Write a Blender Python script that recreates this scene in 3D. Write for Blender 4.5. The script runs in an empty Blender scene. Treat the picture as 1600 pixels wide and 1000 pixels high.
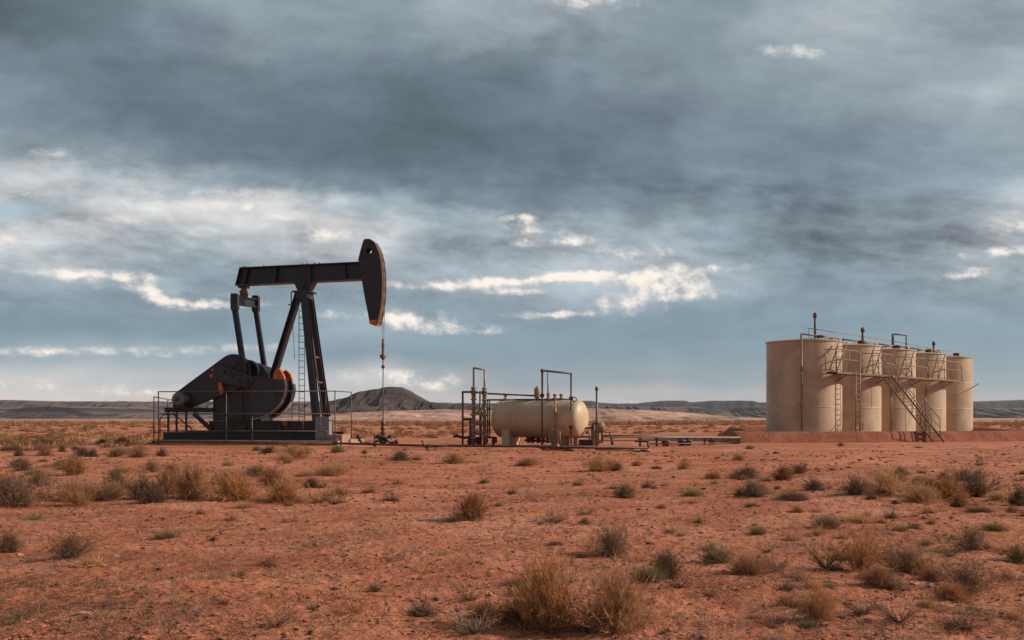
import bpy, math, random
import numpy as np
from mathutils import Vector, Matrix

R = math.radians
S = bpy.context.scene
COL = S.collection
random.seed(7)
FPX, HOR, EYE = 1556.0, 648.0, 1.55        # focal length (px of the 1600 px photograph), horizon row, eye height (m)

# ------------------------------------------------------------------ camera
cam_d = bpy.data.cameras.new('camera'); cam = bpy.data.objects.new('camera', cam_d); COL.objects.link(cam)
cam.location = (0, 0, EYE); cam.rotation_euler = (R(90), 0, 0)
cam_d.sensor_width = 36; cam_d.lens = FPX / 1600 * 36; cam_d.shift_y = (HOR - 500) / 1600
cam_d.clip_start = 0.1; cam_d.clip_end = 40000
S.camera = cam

# ------------------------------------------------------------------ light and exposure
SUN_AZ, SUN_EL = 87.0, 28.0                 # azimuth clockwise from the view direction
SUN_STRENGTH, SKY_GAIN, EXPOSURE = 5.0, 1.12, 0.0
sun_d = bpy.data.lights.new('sun', 'SUN'); sun = bpy.data.objects.new('sun', sun_d); COL.objects.link(sun)
sun_d.energy = SUN_STRENGTH; sun_d.angle = R(1.2); sun_d.color = (1.0, 0.87, 0.73)
_d = Vector((math.sin(R(SUN_AZ)) * math.cos(R(SUN_EL)), math.cos(R(SUN_AZ)) * math.cos(R(SUN_EL)), math.sin(R(SUN_EL))))
sun.rotation_euler = (-_d).to_track_quat('-Z', 'Y').to_euler()
S.view_settings.view_transform = 'Standard'; S.view_settings.look = 'None'
S.view_settings.gamma = 1; S.view_settings.use_curve_mapping = False
S.view_settings.exposure = EXPOSURE
S.cycles.max_bounces = 6; S.cycles.diffuse_bounces = 3; S.cycles.transparent_max_bounces = 6

# ------------------------------------------------------------------ node helpers
class NT:
    """Small expression builder for shader node trees."""
    def __init__(s, tree): s.t = tree
    def n(s, typ, **kw):
        nd = s.t.nodes.new(typ)
        for k, v in kw.items(): setattr(nd, k, v)
        return nd
    def put(s, sock, v):
        if isinstance(v, bpy.types.NodeSocket): s.t.links.new(v, sock)
        elif v is not None: sock.default_value = v
    def m(s, op, a, b=None, c=None, clamp=False):
        nd = s.n('ShaderNodeMath', operation=op, use_clamp=clamp)
        for i, v in enumerate((a, b, c)):
            if v is not None: s.put(nd.inputs[i], v)
        return nd.outputs[0]
    def vm(s, op, a, b=None, c=None):
        nd = s.n('ShaderNodeVectorMath', operation=op)
        for i, v in enumerate((a, b, c)):
            if v is not None: s.put(nd.inputs[i], v)
        return nd.outputs['Value'] if op in ('DOT_PRODUCT', 'LENGTH', 'DISTANCE') else nd.outputs[0]
    def xyz(s, v):
        nd = s.n('ShaderNodeSeparateXYZ'); s.put(nd.inputs[0], v); return nd.outputs
    def vec(s, x, y, z=0.0):
        nd = s.n('ShaderNodeCombineXYZ')
        for i, v in enumerate((x, y, z)): s.put(nd.inputs[i], v)
        return nd.outputs[0]
    def noise(s, vec, scale=1.0, detail=4.0, rough=0.5, dist=0.0, lac=2.0, color=False):
        nd = s.n('ShaderNodeTexNoise'); s.put(nd.inputs['Vector'], vec)
        nd.inputs['Scale'].default_value = scale; nd.inputs['Detail'].default_value = detail
        nd.inputs['Roughness'].default_value = rough; nd.inputs['Distortion'].default_value = dist
        nd.inputs['Lacunarity'].default_value = lac
        return nd.outputs['Color'] if color else nd.outputs[0]
    def rng(s, v, a, b, c=0.0, d=1.0, smooth=True):
        nd = s.n('ShaderNodeMapRange', interpolation_type='SMOOTHSTEP' if smooth else 'LINEAR')
        nd.clamp = True
        for i, q in enumerate((v, a, b, c, d)): s.put(nd.inputs[i], q)
        return nd.outputs[0]
    def mix(s, f, a, b, blend='MIX'):
        nd = s.n('ShaderNodeMix', data_type='RGBA', blend_type=blend)
        s.put(nd.inputs[0], f)
        for i, v in ((6, a), (7, b)):
            if isinstance(v, tuple) and len(v) == 3: v = (*v, 1.0)
            s.put(nd.inputs[i], v)
        return nd.outputs[2]
    def ramp(s, f, stops, interp='LINEAR'):
        nd = s.n('ShaderNodeValToRGB'); s.put(nd.inputs[0], f); cr = nd.color_ramp; cr.interpolation = interp
        while len(cr.elements) < len(stops): cr.elements.new(0.5)
        for i, (p, c) in enumerate(stops):
            cr.elements[i].position = p
        for i, (p, c) in enumerate(stops):
            cr.elements[i].color = (*c, 1.0)
        return nd.outputs[0]
    def bump(s, h, strength=0.5, distance=0.02, normal=None):
        nd = s.n('ShaderNodeBump'); s.put(nd.inputs['Height'], h)
        nd.inputs['Strength'].default_value = strength; nd.inputs['Distance'].default_value = distance
        if normal is not None: s.put(nd.inputs['Normal'], normal)
        return nd.outputs[0]

def lin(c):
    c = c / 255.0
    return c / 12.92 if c <= 0.04045 else ((c + 0.055) / 1.055) ** 2.4

# ------------------------------------------------------------------ world: broken cloud deck over a Nishita sky
W = bpy.data.worlds.new('World'); S.world = W; W.use_nodes = True
W.node_tree.nodes.clear(); g = NT(W.node_tree)
PAL = [(60, (58, 65, 72)), (90, (83, 94, 101)), (110, (98, 112, 121)), (130, (119, 132, 142)), (150, (138, 151, 160)),
       (170, (162, 170, 176)), (190, (188, 190, 192)), (210, (214, 209, 204)), (240, (246, 238, 229))]
def lum_rgb(L, blue=0.0):
    for (l0, c0), (l1, c1) in zip(PAL, PAL[1:]):
        if L <= l1: break
    t = min(1, max(0, (L - l0) / (l1 - l0)))
    c = [a + (b - a) * t for a, b in zip(c0, c1)]
    c = [c[0] - 7 * blue, c[1] + 2 * blue, c[2] + 6 * blue]
    return tuple(lin(max(0, q)) for q in c)
ROWS = [
 (0,   [90,105,118,135,150,140,138,156,160,180,150,135,150,165,165,158,160], 0.0),
 (50,  [92,105,118,128,148,142,138,150,156,160,145,140,158,168,165,152,150], 0.0),
 (100, [118,122,112,118,122,128,125,120,125,135,138,138,150,158,155,155,163], 0.0),
 (150, [130,122,112,112,112,114,112,110,112,122,130,135,142,148,152,158,165], 0.0),
 (200, [138,130,122,112,110,108,106,106,110,115,120,128,130,135,142,148,155], 0.1),
 (250, [155,152,138,122,114,108,104,106,110,114,118,125,128,132,138,145,152], 0.1),
 (285, [190,188,184,164,132,116,110,110,114,116,120,128,130,136,140,145,155], 0.2),
 (318, [182,190,196,200,196,176,142,120,120,122,122,128,132,140,145,155,175], 0.1),
 (350, [192,184,180,184,192,198,178,152,155,150,135,132,136,145,150,165,185], 0.0),
 (390, [184,174,168,166,174,188,180,156,160,165,158,145,140,146,152,165,178], 0.1),
 (430, [158,166,155,150,150,153,158,165,166,172,172,165,148,147,150,158,163], 0.2),
 (470, [148,148,155,160,153,156,156,154,157,168,170,155,148,149,150,154,156], 0.55),
 (510, [146,144,143,145,154,162,164,156,150,149,149,148,148,149,151,152,153], 0.95),
 (548, [162,164,166,166,158,152,151,150,150,150,150,151,151,152,154,155,155], 0.8),
 (590, [196,196,188,182,186,190,194,168,158,158,158,160,160,161,161,161,160], 0.1),
 (622, [206,203,198,198,196,190,188,184,180,182,180,178,176,174,174,173,172], -0.7)]
dirv = g.vm('NORMALIZE', g.n('ShaderNodeTexCoord').outputs['Generated'])
dx, dy, dz = g.xyz(dirv)
flat = g.m('SQRT', g.m('ADD', g.m('MULTIPLY', dx, dx), g.m('MULTIPLY', dy, dy)))
az = g.m('ARCTAN2', dx, dy)
el = g.m('DIVIDE', dz, g.m('MAXIMUM', dy, g.m('MULTIPLY', flat, 0.4)))
up = g.m('MAXIMUM', dz, 0.0)
deck = g.m('ADD', up, 0.16)
P = g.vec(g.m('DIVIDE', dx, deck), g.m('DIVIDE', dy, deck), 0.37)           # where the ray meets the cloud deck
P2 = g.vm('MULTIPLY', P, (1.0, 0.62, 1.0))
warp = g.noise(g.vec(g.m('MULTIPLY', az, 1.0), g.m('MULTIPLY', el, 1.5), 0.7), 7.5, 11, 0.60, 0.0, color=True)
wr = g.xyz(warp)
elw = g.m('ADD', g.m('MULTIPLY', up, 0.30), 0.022)
a2 = g.m('ADD', az, g.m('MULTIPLY', g.m('SUBTRACT', wr[0], 0.5), 0.14))
e2 = g.m('ADD', el, g.m('MULTIPLY', g.m('SUBTRACT', wr[1], 0.5), elw))
A0 = 0.48
fac = g.m('ADD', g.m('DIVIDE', a2, 2 * A0), 0.5, clamp=True)
def row_v(y): return (HOR - y) / FPX
def stops(row, blue):
    return [((math.atan((i * 100 - 800) / FPX) / (2 * A0)) + 0.5, lum_rgb(L, blue)) for i, L in enumerate(row)]
acc = None; prev = None
for y, row, blue in reversed(ROWS):
    c = g.ramp(fac, stops(row, blue), 'EASE')
    if acc is None: acc = c
    else: acc = g.mix(g.rng(e2, row_v(prev), row_v(y)), acc, c)
    prev = y
# away from the picture the deck goes on as an even broken layer
n_far = g.noise(P2, 0.9, 6, 0.55, 0.3)
gen = g.ramp(n_far, [(0.30, lum_rgb(112)), (0.5, lum_rgb(136)), (0.68, lum_rgb(168))])
away = g.m('MAXIMUM', g.rng(g.m('ABSOLUTE', az), 0.50, 0.85), g.rng(el, 0.42, 0.8))
acc = g.mix(away, acc, gen)
# billows and streaks
C = g.vec(az, g.m('MULTIPLY', el, 2.5), 0.31)
sk = g.m('MULTIPLY_ADD', az, 0.10, g.m('MULTIPLY', el, 1.0))            # streets tilt a little
n1 = g.noise(P2, 2.4, 10, 0.58, 0.0)
def sheet(sc, asp, seed, lo, hi, det=11, rough=0.60):
    v = g.vec(g.m('ADD', az, g.m('MULTIPLY', wr[1], 0.05)), g.m('MULTIPLY', sk, asp), seed)
    a = g.noise(v, sc, det, rough, 0.0)
    b = g.noise(g.vm('ADD', v, (0.10/sc, -0.22/sc, 0.0)), sc, det, rough, 0.0)
    return g.m('SUBTRACT', g.rng(a, lo, hi), 0.5), g.m('SUBTRACT', b, a)
s1, r1 = sheet(3.8, 2.6, 0.3, 0.44, 0.56)
s2, r2 = sheet(9.5, 1.9, 1.9, 0.42, 0.57)
s3, r3 = sheet(22.0, 1.3, 4.4, 0.40, 0.60)
lump = g.m('ADD', g.m('MULTIPLY', g.m('SUBTRACT', n1, 0.5), 0.65), g.m('MULTIPLY', s1, 0.20))
lump = g.m('MULTIPLY_ADD', s2, 0.17, lump); lump = g.m('MULTIPLY_ADD', s3, 0.08, lump)
lump = g.m('MULTIPLY_ADD', r1, 1.5, lump); lump = g.m('MULTIPLY_ADD', r2, 1.1, lump); lump = g.m('MULTIPLY_ADD', r3, 0.50, lump)
s4, r4 = sheet(8.5, 3.0, 7.7, 0.43, 0.55)
band = g.rng(g.m('ABSOLUTE', g.m('SUBTRACT', e2, row_v(370))), 0.03, 0.085, 1.0, 0.15)
lump = g.m('MULTIPLY_ADD', g.m('MULTIPLY', s4, band), 0.22, g.m('MULTIPLY_ADD', g.m('MULTIPLY', r4, band), 1.2, lump))
calm = g.m('MULTIPLY', g.rng(e2, row_v(560), row_v(450), 0.30, 1.0), g.rng(g.m('ABSOLUTE', g.m('SUBTRACT', e2, row_v(350))), 0.03, 0.10, 1.15, 0.64))
gain = g.m('ADD', 1.0, g.m('MULTIPLY', lump, calm))
acc = g.vm('MULTIPLY', acc, g.vec(gain, g.m('POWER', gain, 0.96), g.m('POWER', gain, 0.90)))
# sunlit cloud edges: (px, py, rx, ry, strength)
HI = [(385,324,62,8,1.0),(330,306,42,6,.8),(500,362,80,8,.8),(40,300,60,6,.5),(250,345,90,6,.6),
      (85,430,35,4.5,1.5),(130,436,40,4.5,1.6),(180,442,35,5,1.6),(215,455,35,5.5,1.6),(260,464,35,6,1.6),(310,470,42,5.5,1.7),(365,476,35,4,1.0),
      (838,364,34,10,1.3),(815,345,20,5,1.2),(870,380,40,4.5,1.1),(960,398,50,5,1.0),(1010,402,25,7,1.1),
      (640,438,50,4,.9),(700,441,45,5,1.3),(760,434,45,5,1.5),(830,432,45,5,1.6),(890,430,40,5,1.6),(945,433,40,6,1.6),(990,438,35,7,1.4),(1050,430,45,7,1.4),(1110,424,35,6,.9),
      (800,452,40,4,.9),(1015,460,38,12,1.5),(985,476,35,8,1.4),(1060,450,40,7,1.1),(1090,466,35,5,.9),(905,492,60,3.5,1.3),(850,488,40,3,.9),
      (510,495,28,6,1.2),(620,492,30,9,1.5),(655,500,40,9,1.5),(700,512,45,6,1.2),(745,520,40,4,.7),(620,590,55,8,1.0),(665,602,45,6,1.0),
      (1512,422,20,5,1.7),(1582,352,22,12,1.3),(1560,396,38,5,1.3),(1235,72,38,6,.8),(1290,66,40,7,.3),(940,4,50,10,1.0),
      (62,549,45,5,.95),(165,547,70,5,.55),(290,549,45,5,.85),(420,545,60,5,.55),(40,604,90,7,1.0),(230,612,80,6,.9),(105,238,50,8,.35),(2,374,14,6,1.3),(980,632,40,5,.4)]
q = g.vec(g.m('ADD', az, g.m('MULTIPLY', g.m('SUBTRACT', wr[2], 0.5), 0.045)),
          g.m('ADD', el, g.m('MULTIPLY', g.m('SUBTRACT', wr[0], 0.5), g.m('MULTIPLY', elw, 0.55))), 0.0)
hs = None
for (x, y, rx, ry, am) in HI:
    a = math.atan((x - 800) / FPX); e = row_v(y)
    sx, sy = FPX / rx * 0.80, FPX / ry * 0.72
    v = g.vm('MULTIPLY_ADD', q, (sx, sy, 0), (-a * sx, -e * sy, 0))
    t = g.m('POWER', 0.3679, g.vm('DOT_PRODUCT', v, v))
    hs = g.m('MULTIPLY', t, am) if hs is None else g.m('MULTIPLY_ADD', t, am, hs)
hv = g.vec(az, g.m('MULTIPLY', sk, 1.35), 0.1)
n5 = g.noise(hv, 40.0, 9, 0.64, 0.0)
n5b = g.noise(g.vm('ADD', hv, (0.004, -0.011, 0.0)), 40.0, 9, 0.64, 0.0)
hm = g.m('ADD', g.m('MULTIPLY', hs, 0.215), g.m('MULTIPLY', g.m('SUBTRACT', n5, 0.5), 2.1))
hm = g.m('ADD', hm, g.m('MULTIPLY', g.m('SUBTRACT', n5b, n5), 1.6))
hm = g.m('ADD', hm, g.m('MULTIPLY', s2, -0.10))
soft = g.m('MULTIPLY', g.m('MULTIPLY', g.rng(hm, -0.05, 0.36), g.rng(hs, 0.03, 0.40)), 0.62)
core = g.m('MULTIPLY', g.rng(hm, 0.15, 0.56), 0.95)
acc = g.mix(soft, acc, tuple(lin(v) for v in (212, 208, 206)))
acc = g.mix(g.m('MULTIPLY', core, g.m('MINIMUM', g.m('MULTIPLY', hs, 1.1), 1.0)), acc, tuple(lin(v) for v in (250, 240, 228)))
# a hole of clear sky
v = g.vm('MULTIPLY_ADD', q, (24.0, 95.0, 0), (24.0 * 0.475, -95.0 * row_v(322), 0))
hole = g.m('MULTIPLY', g.m('POWER', 0.3679, g.vm('DOT_PRODUCT', v, v)), 0.8)
acc = g.mix(hole, acc, tuple(lin(v) for v in (160, 190, 205)))
bg = g.n('ShaderNodeBackground'); g.put(bg.inputs[0], acc); bg.inputs[1].default_value = SKY_GAIN
ny = g.n('ShaderNodeTexSky', sky_type='NISHITA', sun_disc=False, sun_elevation=R(SUN_EL), sun_rotation=R(SUN_AZ), dust_density=1.5)
bg2 = g.n('ShaderNodeBackground'); g.put(bg2.inputs[0], ny.outputs[0]); bg2.inputs[1].default_value = 0.07
mx = g.n('ShaderNodeMixShader'); mx.inputs[0].default_value = 0.06
g.put(mx.inputs[1], bg.outputs[0]); g.put(mx.inputs[2], bg2.outputs[0])
wo = g.n('ShaderNodeOutputWorld'); g.put(wo.inputs[0], mx.outputs[0])
W.cycles.sampling_method = 'MANUAL'; W.cycles.sample_map_resolution = 512

# ------------------------------------------------------------------ materials
def mat(name, build, rough=0.7, metal=0.0, spec=0.5):
    m = bpy.data.materials.new(name); m.use_nodes = True; m.node_tree.nodes.clear(); t = NT(m.node_tree)
    b = t.n('ShaderNodeBsdfPrincipled'); b.inputs['Roughness'].default_value = rough
    b.inputs['Metallic'].default_value = metal; b.inputs['Specular IOR Level'].default_value = spec
    o = t.n('ShaderNodeOutputMaterial'); t.put(o.inputs[0], b.outputs[0])
    build(t, b); return m
def paint(name, base, rust=(0.13, 0.045, 0.018), rust_amt=0.35, scale=1.6, rough=0.45, metal=0.0, dust=0.25,
          streak=False, dustc=(0.30, 0.15, 0.09), bump=0.15):
    def build(t, b):
        oc = t.n('ShaderNodeTexCoord').outputs['Object']
        rnd = t.n('ShaderNodeObjectInfo').outputs['Random']
        oc = t.vm('ADD', oc, t.vec(t.m('MULTIPLY', rnd, 31.0), t.m('MULTIPLY', rnd, 17.0), 0.0))
        a = t.noise(oc, scale, 8, 0.65, 0.4)
        f = t.noise(oc, scale * 7, 5, 0.6)
        c = t.mix(t.rng(a, 0.3, 0.7), tuple(q * 0.82 for q in base), tuple(q * 1.15 for q in base))
        c = t.mix(t.m('MULTIPLY', t.rng(t.noise(oc, scale * 0.6, 4, 0.6), 0.45, 0.75), dust), c, dustc)
        k = t.m('ADD', t.m('MULTIPLY', a, 0.55), t.m('MULTIPLY', f, 0.45))
        k = t.rng(k, 0.66 - 0.22 * rust_amt, 0.74 - 0.22 * rust_amt)
        if streak:
            so = t.vm('MULTIPLY', oc, (2.6, 2.6, 0.10))
            k2 = t.m('MULTIPLY', t.rng(t.noise(so, 1.0, 5, 0.6), 0.57, 0.72), t.rng(f, 0.35, 0.65))
            k = t.m('MAXIMUM', t.m('MULTIPLY', k, 0.6), t.m('MULTIPLY', k2, 0.30))
        c = t.mix(k, c, rust)
        t.put(b.inputs['Base Color'], c)
        t.put(b.inputs['Roughness'], t.m('ADD', rough, t.m('MULTIPLY', t.m('SUBTRACT', f, 0.5), 0.25)))
        t.put(b.inputs['Normal'], t.bump(t.m('ADD', a, t.m('MULTIPLY', f, 0.4)), bump, 0.01))
    return mat(name, build, rough, metal)
M_BLACK = paint('black_paint', (0.018, 0.020, 0.025), rust=(0.08, 0.035, 0.02), rust_amt=-0.05, rough=0.40, dust=0.03)
M_GUARD = paint('charcoal_sheet', (0.022, 0.025, 0.031), rust_amt=-0.4, rough=0.45, dust=0.05, scale=0.9)
M_ARM = paint('lit_crank_paint', (0.029, 0.032, 0.040), rust=(0.012, 0.011, 0.011), rust_amt=0.25, rough=0.45, dust=0.02, scale=2.2)  # black paint lightened so its colour carries the light on the crank
M_RUSTO = paint('rust_orange', (0.20, 0.075, 0.035), rust=(0.08, 0.04, 0.025), rust_amt=0.6, rough=0.6, dust=0.1, scale=6)
M_EDGE = paint('worn_rusty_steel', (0.115, 0.062, 0.040), rust=(0.19, 0.075, 0.035), rust_amt=0.6, rough=0.6, dust=0.3, scale=3)
M_RIM = paint('sunlit_weight_rim', (0.34, 0.25, 0.19), rust_amt=0.3, rough=0.6, dust=0.4, scale=3)  # pale tan puts sunlight on the counterweight rims into their colour
M_ORANGE = paint('orange_paint', (0.50, 0.105, 0.022), rust=(0.09, 0.03, 0.015), rust_amt=0.35, rough=0.5, dust=0.1, scale=5)
M_RAIL = paint('weathered_rail', (0.085, 0.060, 0.048), rust_amt=0.7, rough=0.55, dust=0.3, scale=4)
M_PIPE = paint('brown_pipe', (0.13, 0.085, 0.060), rust=(0.07, 0.035, 0.02), rust_amt=0.7, rough=0.5, dust=0.3, scale=3)
M_DPIPE = paint('dark_pipe', (0.045, 0.033, 0.028), rust_amt=0.7, rough=0.5, dust=0.35, scale=3)
M_BRASS = paint('tan_pipe', (0.30, 0.205, 0.125), rust=(0.12, 0.055, 0.025), rust_amt=0.55, rough=0.45, dust=0.2, scale=4)
M_VESSEL = paint('cream_vessel', (0.50, 0.350, 0.225), rust=(0.25, 0.10, 0.05), rust_amt=-0.45, rough=0.50, dust=0.12, scale=0.8, bump=0.05)
M_TANK = paint('beige_tank', (0.48, 0.350, 0.235), rust=(0.22, 0.085, 0.045), rust_amt=-0.3, rough=0.42, dust=0.12, scale=0.7, streak=True, bump=0.05)
M_TPIPE = paint('rusty_vent', (0.12, 0.055, 0.036), rust=(0.07, 0.03, 0.02), rust_amt=0.6, rough=0.6, scale=4)
M_TSTEEL = paint('beige_steel', (0.23, 0.150, 0.092), rust=(0.12, 0.05, 0.025), rust_amt=0.6, rough=0.5, dust=0.2, scale=3)
M_GREY = paint('grey_paint', (0.20, 0.21, 0.21), rust_amt=0.1, rough=0.5, dust=0.2, scale=3)
M_MOTOR = paint('motor_grey', (0.12, 0.13, 0.135), rust_amt=0.1, rough=0.45, dust=0.2, scale=4)
M_CONC = paint('dusty_concrete', (0.33, 0.20, 0.14), rust=(0.16, 0.07, 0.04), rust_amt=0.3, rough=0.95, dust=0.7, dustc=(0.36, 0.15, 0.085), scale=1.2)
M_CABLE = paint('cable_steel', (0.10, 0.085, 0.075), rust_amt=0.5, rough=0.45, metal=0.5)

# ------------------------------------------------------------------ mesh helpers
class MB:
    def __init__(s): s.v = []; s.f = []; s.sm = []
    def _add(s, vs, fs, smooth=False):
        o = len(s.v); s.v += [tuple(v) for v in vs]
        for i, f in enumerate(fs):
            s.f.append(tuple(o + k for k in f)); s.sm.append(smooth if isinstance(smooth, bool) else smooth[i])
        return s
    def box(s, c, d, rot=None):
        x, y, z = (q / 2 for q in d)
        vs = [Vector((i * x, j * y, k * z)) for i in (-1, 1) for j in (-1, 1) for k in (-1, 1)]
        if rot: vs = [rot @ v for v in vs]
        c = Vector(c)
        return s._add([v + c for v in vs], [(0,1,3,2),(4,6,7,5),(0,4,5,1),(2,3,7,6),(0,2,6,4),(1,5,7,3)])
    def box2(s, a, b):
        return s.box([(p + q) / 2 for p, q in zip(a, b)], [abs(p - q) for p, q in zip(a, b)])
    def cyl(s, a, b, r, r2=None, n=12, caps=True):
        a, b = Vector(a), Vector(b); r2 = r if r2 is None else r2
        z = (b - a).normalized(); x = z.orthogonal().normalized(); y = z.cross(x)
        vs = []
        for (c, q) in ((a, r), (b, r2)):
            vs += [c + (x * math.cos(2*math.pi*i/n) + y * math.sin(2*math.pi*i/n)) * q for i in range(n)]
        fs = [(i, (i+1) % n, n + (i+1) % n, n + i) for i in range(n)]; sm = [True] * n
        if caps: fs += [tuple(range(n-1, -1, -1)), tuple(range(n, 2*n))]; sm += [False, False]
        return s._add(vs, fs, sm)
    def path(s, pts, r, n=8):
        for a, b in zip(pts, pts[1:]): s.cyl(a, b, r, n=n)
        for p in pts[1:-1]: s.ball(p, r * 1.12, 8, 5)
        return s
    def ball(s, c, r, n=12, m=8, sc=(1, 1, 1)):
        vs = []; c = Vector(c)
        for j in range(m + 1):
            t = math.pi * j / m
            for i in range(n):
                p = 2 * math.pi * i / n
                vs.append(c + Vector((r*sc[0]*math.sin(t)*math.cos(p), r*sc[1]*math.sin(t)*math.sin(p), r*sc[2]*math.cos(t))))
        return s._add(vs, [(j*n+i, (j+1)*n+i, (j+1)*n+(i+1) % n, j*n+(i+1) % n) for j in range(m) for i in range(n)], True)
    def lathe(s, prof, o=(0, 0, 0), axis=(0, 0, 1), n=32, sharp=()):
        """prof: (radius, height) pairs along the axis."""
        o = Vector(o); z = Vector(axis).normalized(); x = z.orthogonal().normalized(); y = z.cross(x); vs = []
        for (r, h) in prof:
            vs += [o + z*h + (x*math.cos(2*math.pi*i/n) + y*math.sin(2*math.pi*i/n))*max(r, 1e-4) for i in range(n)]
        fs, sm = [], []
        for j in range(len(prof) - 1):
            for i in range(n):
                fs.append((j*n+i, j*n+(i+1) % n, (j+1)*n+(i+1) % n, (j+1)*n+i)); sm.append(j not in sharp)
        return s._add(vs, fs, sm)
    def prism(s, poly, d):
        """poly: 3-D outline, d: extrusion vector."""
        n = len(poly); d = Vector(d); a = [Vector(p) for p in poly]; vs = a + [p + d for p in a]
        fs = [tuple(range(n)), tuple(range(2*n-1, n-1, -1))] + [(i, (i+1) % n, n + (i+1) % n, n + i)[::-1] for i in range(n)]
        return s._add(vs, fs)
    def ibeam(s, a, b, w, h, side, t=0.03, tf=0.04):
        """I section from a to b; side = direction of the flange width, h along the third axis."""
        a, b = Vector(a), Vector(b); z = (b-a).normalized(); u = Vector(side); u = (u - z*u.dot(z)).normalized(); v = z.cross(u)
        def slab(cu, cv, du, dv):
            vs = [p + u*(cu + i*du/2) + v*(cv + j*dv/2) for p in (a, b) for (i, j) in ((-1,-1),(1,-1),(1,1),(-1,1))]
            s._add(vs, [(3,2,1,0),(4,5,6,7),(0,1,5,4),(1,2,6,5),(2,3,7,6),(3,0,4,7)])
        slab(0, h/2 - tf/2, w, tf); slab(0, -h/2 + tf/2, w, tf); slab(0, 0, t, h - 2*tf)
        return s
    def bar(s, a, b, w, h, side=(0, 1, 0)):
        a, b = Vector(a), Vector(b); z = (b-a).normalized(); u = Vector(side); u = (u - z*u.dot(z)).normalized(); v = z.cross(u)
        vs = [p + u*(i*w/2) + v*(j*h/2) for p in (a, b) for (i, j) in ((-1,-1),(1,-1),(1,1),(-1,1))]
        return s._add(vs, [(3,2,1,0),(4,5,6,7),(0,1,5,4),(1,2,6,5),(2,3,7,6),(3,0,4,7)])
    def mesh(s, name, m):
        me = bpy.data.meshes.new(name); me.from_pydata(s.v, [], s.f)
        me.polygons.foreach_set('use_smooth', s.sm); me.materials.append(m); me.update(); return me
    def build(s, name, m, parent=None, label=None):
        o = bpy.data.objects.new(name, s.mesh(name, m)); COL.objects.link(o)
        if parent is not None: o.parent = parent
        if label: o['label'] = label
        return o
def np_mesh(name, V, F, m, smooth=True):
    me = bpy.data.meshes.new(name); k = F.shape[1]
    me.vertices.add(len(V)); me.vertices.foreach_set('co', V.astype(np.float32).ravel())
    me.loops.add(F.size); me.loops.foreach_set('vertex_index', F.astype(np.int32).ravel())
    me.polygons.add(len(F)); me.polygons.foreach_set('loop_start', np.arange(0, F.size, k, dtype=np.int32))
    me.polygons.foreach_set('use_smooth', np.full(len(F), smooth)); me.materials.append(m)
    me.update(calc_edges=True); me.validate(); return me
def empty(name, label, cat, loc=(0, 0, 0), rz=0.0, group=None):
    o = bpy.data.objects.new(name, None); COL.objects.link(o); o.location = loc; o.rotation_euler = (0, 0, rz)
    o.empty_display_size = 0.2
    return tag(o, label, cat, group)
def tag(o, label, cat, group=None):
    o['label'] = label; o['category'] = cat
    if group: o['group'] = group
    return o
def kind(o, k, label=None):
    o['kind'] = k
    if label: o['label'] = label
    return o
def link(name, me):
    o = bpy.data.objects.new(name, me); COL.objects.link(o); return o
class Frame:
    """A thing's own frame: turns (picture column, row, depth offset) into its local x, y, z."""
    def __init__(s, ox, oy, th=0.0): s.ox, s.oy, s.c, s.s, s.th = ox, oy, math.cos(th), math.sin(th), th
    def P(s, px, py, yl):
        k = (px - 800) / FPX
        x = (k*(s.oy + yl*s.c) - s.ox + yl*s.s) / (s.c - k*s.s)
        Y = s.oy + x*s.s + yl*s.c
        return (x, yl, EYE + (HOR - py)*Y/FPX)
    def X(s, px, yl): return s.P(px, HOR, yl)[0]
def WP(px, py, Y): return ((px - 800)*Y/FPX, Y, EYE + (HOR - py)*Y/FPX)

# value noise in numpy
def _h(ix, iy, seed):
    n = (ix.astype(np.int64)*374761393 + iy.astype(np.int64)*668265263 + seed*1442695041) & 0xFFFFFFFF
    n = ((n ^ (n >> 13))*1274126177) & 0xFFFFFFFF
    return ((n ^ (n >> 16)) & 0xFFFFFF) / float(0xFFFFFF)
def vnoise(x, y, seed=0):
    ix, iy = np.floor(x), np.floor(y); fx, fy = x-ix, y-iy
    fx = fx*fx*fx*(fx*(fx*6-15)+10); fy = fy*fy*fy*(fy*(fy*6-15)+10)
    a, b, c, d = _h(ix,iy,seed), _h(ix+1,iy,seed), _h(ix,iy+1,seed), _h(ix+1,iy+1,seed)
    return (a*(1-fx)+b*fx)*(1-fy) + (c*(1-fx)+d*fx)*fy - 0.5
def fbm(x, y, seed=0, oct=4, gain=0.5):
    x = np.asarray(x, float); y = np.asarray(y, float); r = 0; a = 1.0
    for o in range(oct): r = r + a*vnoise(x*2**o + 13.7*o, y*2**o - 7.1*o, seed+o); a *= gain
    return r
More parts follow.
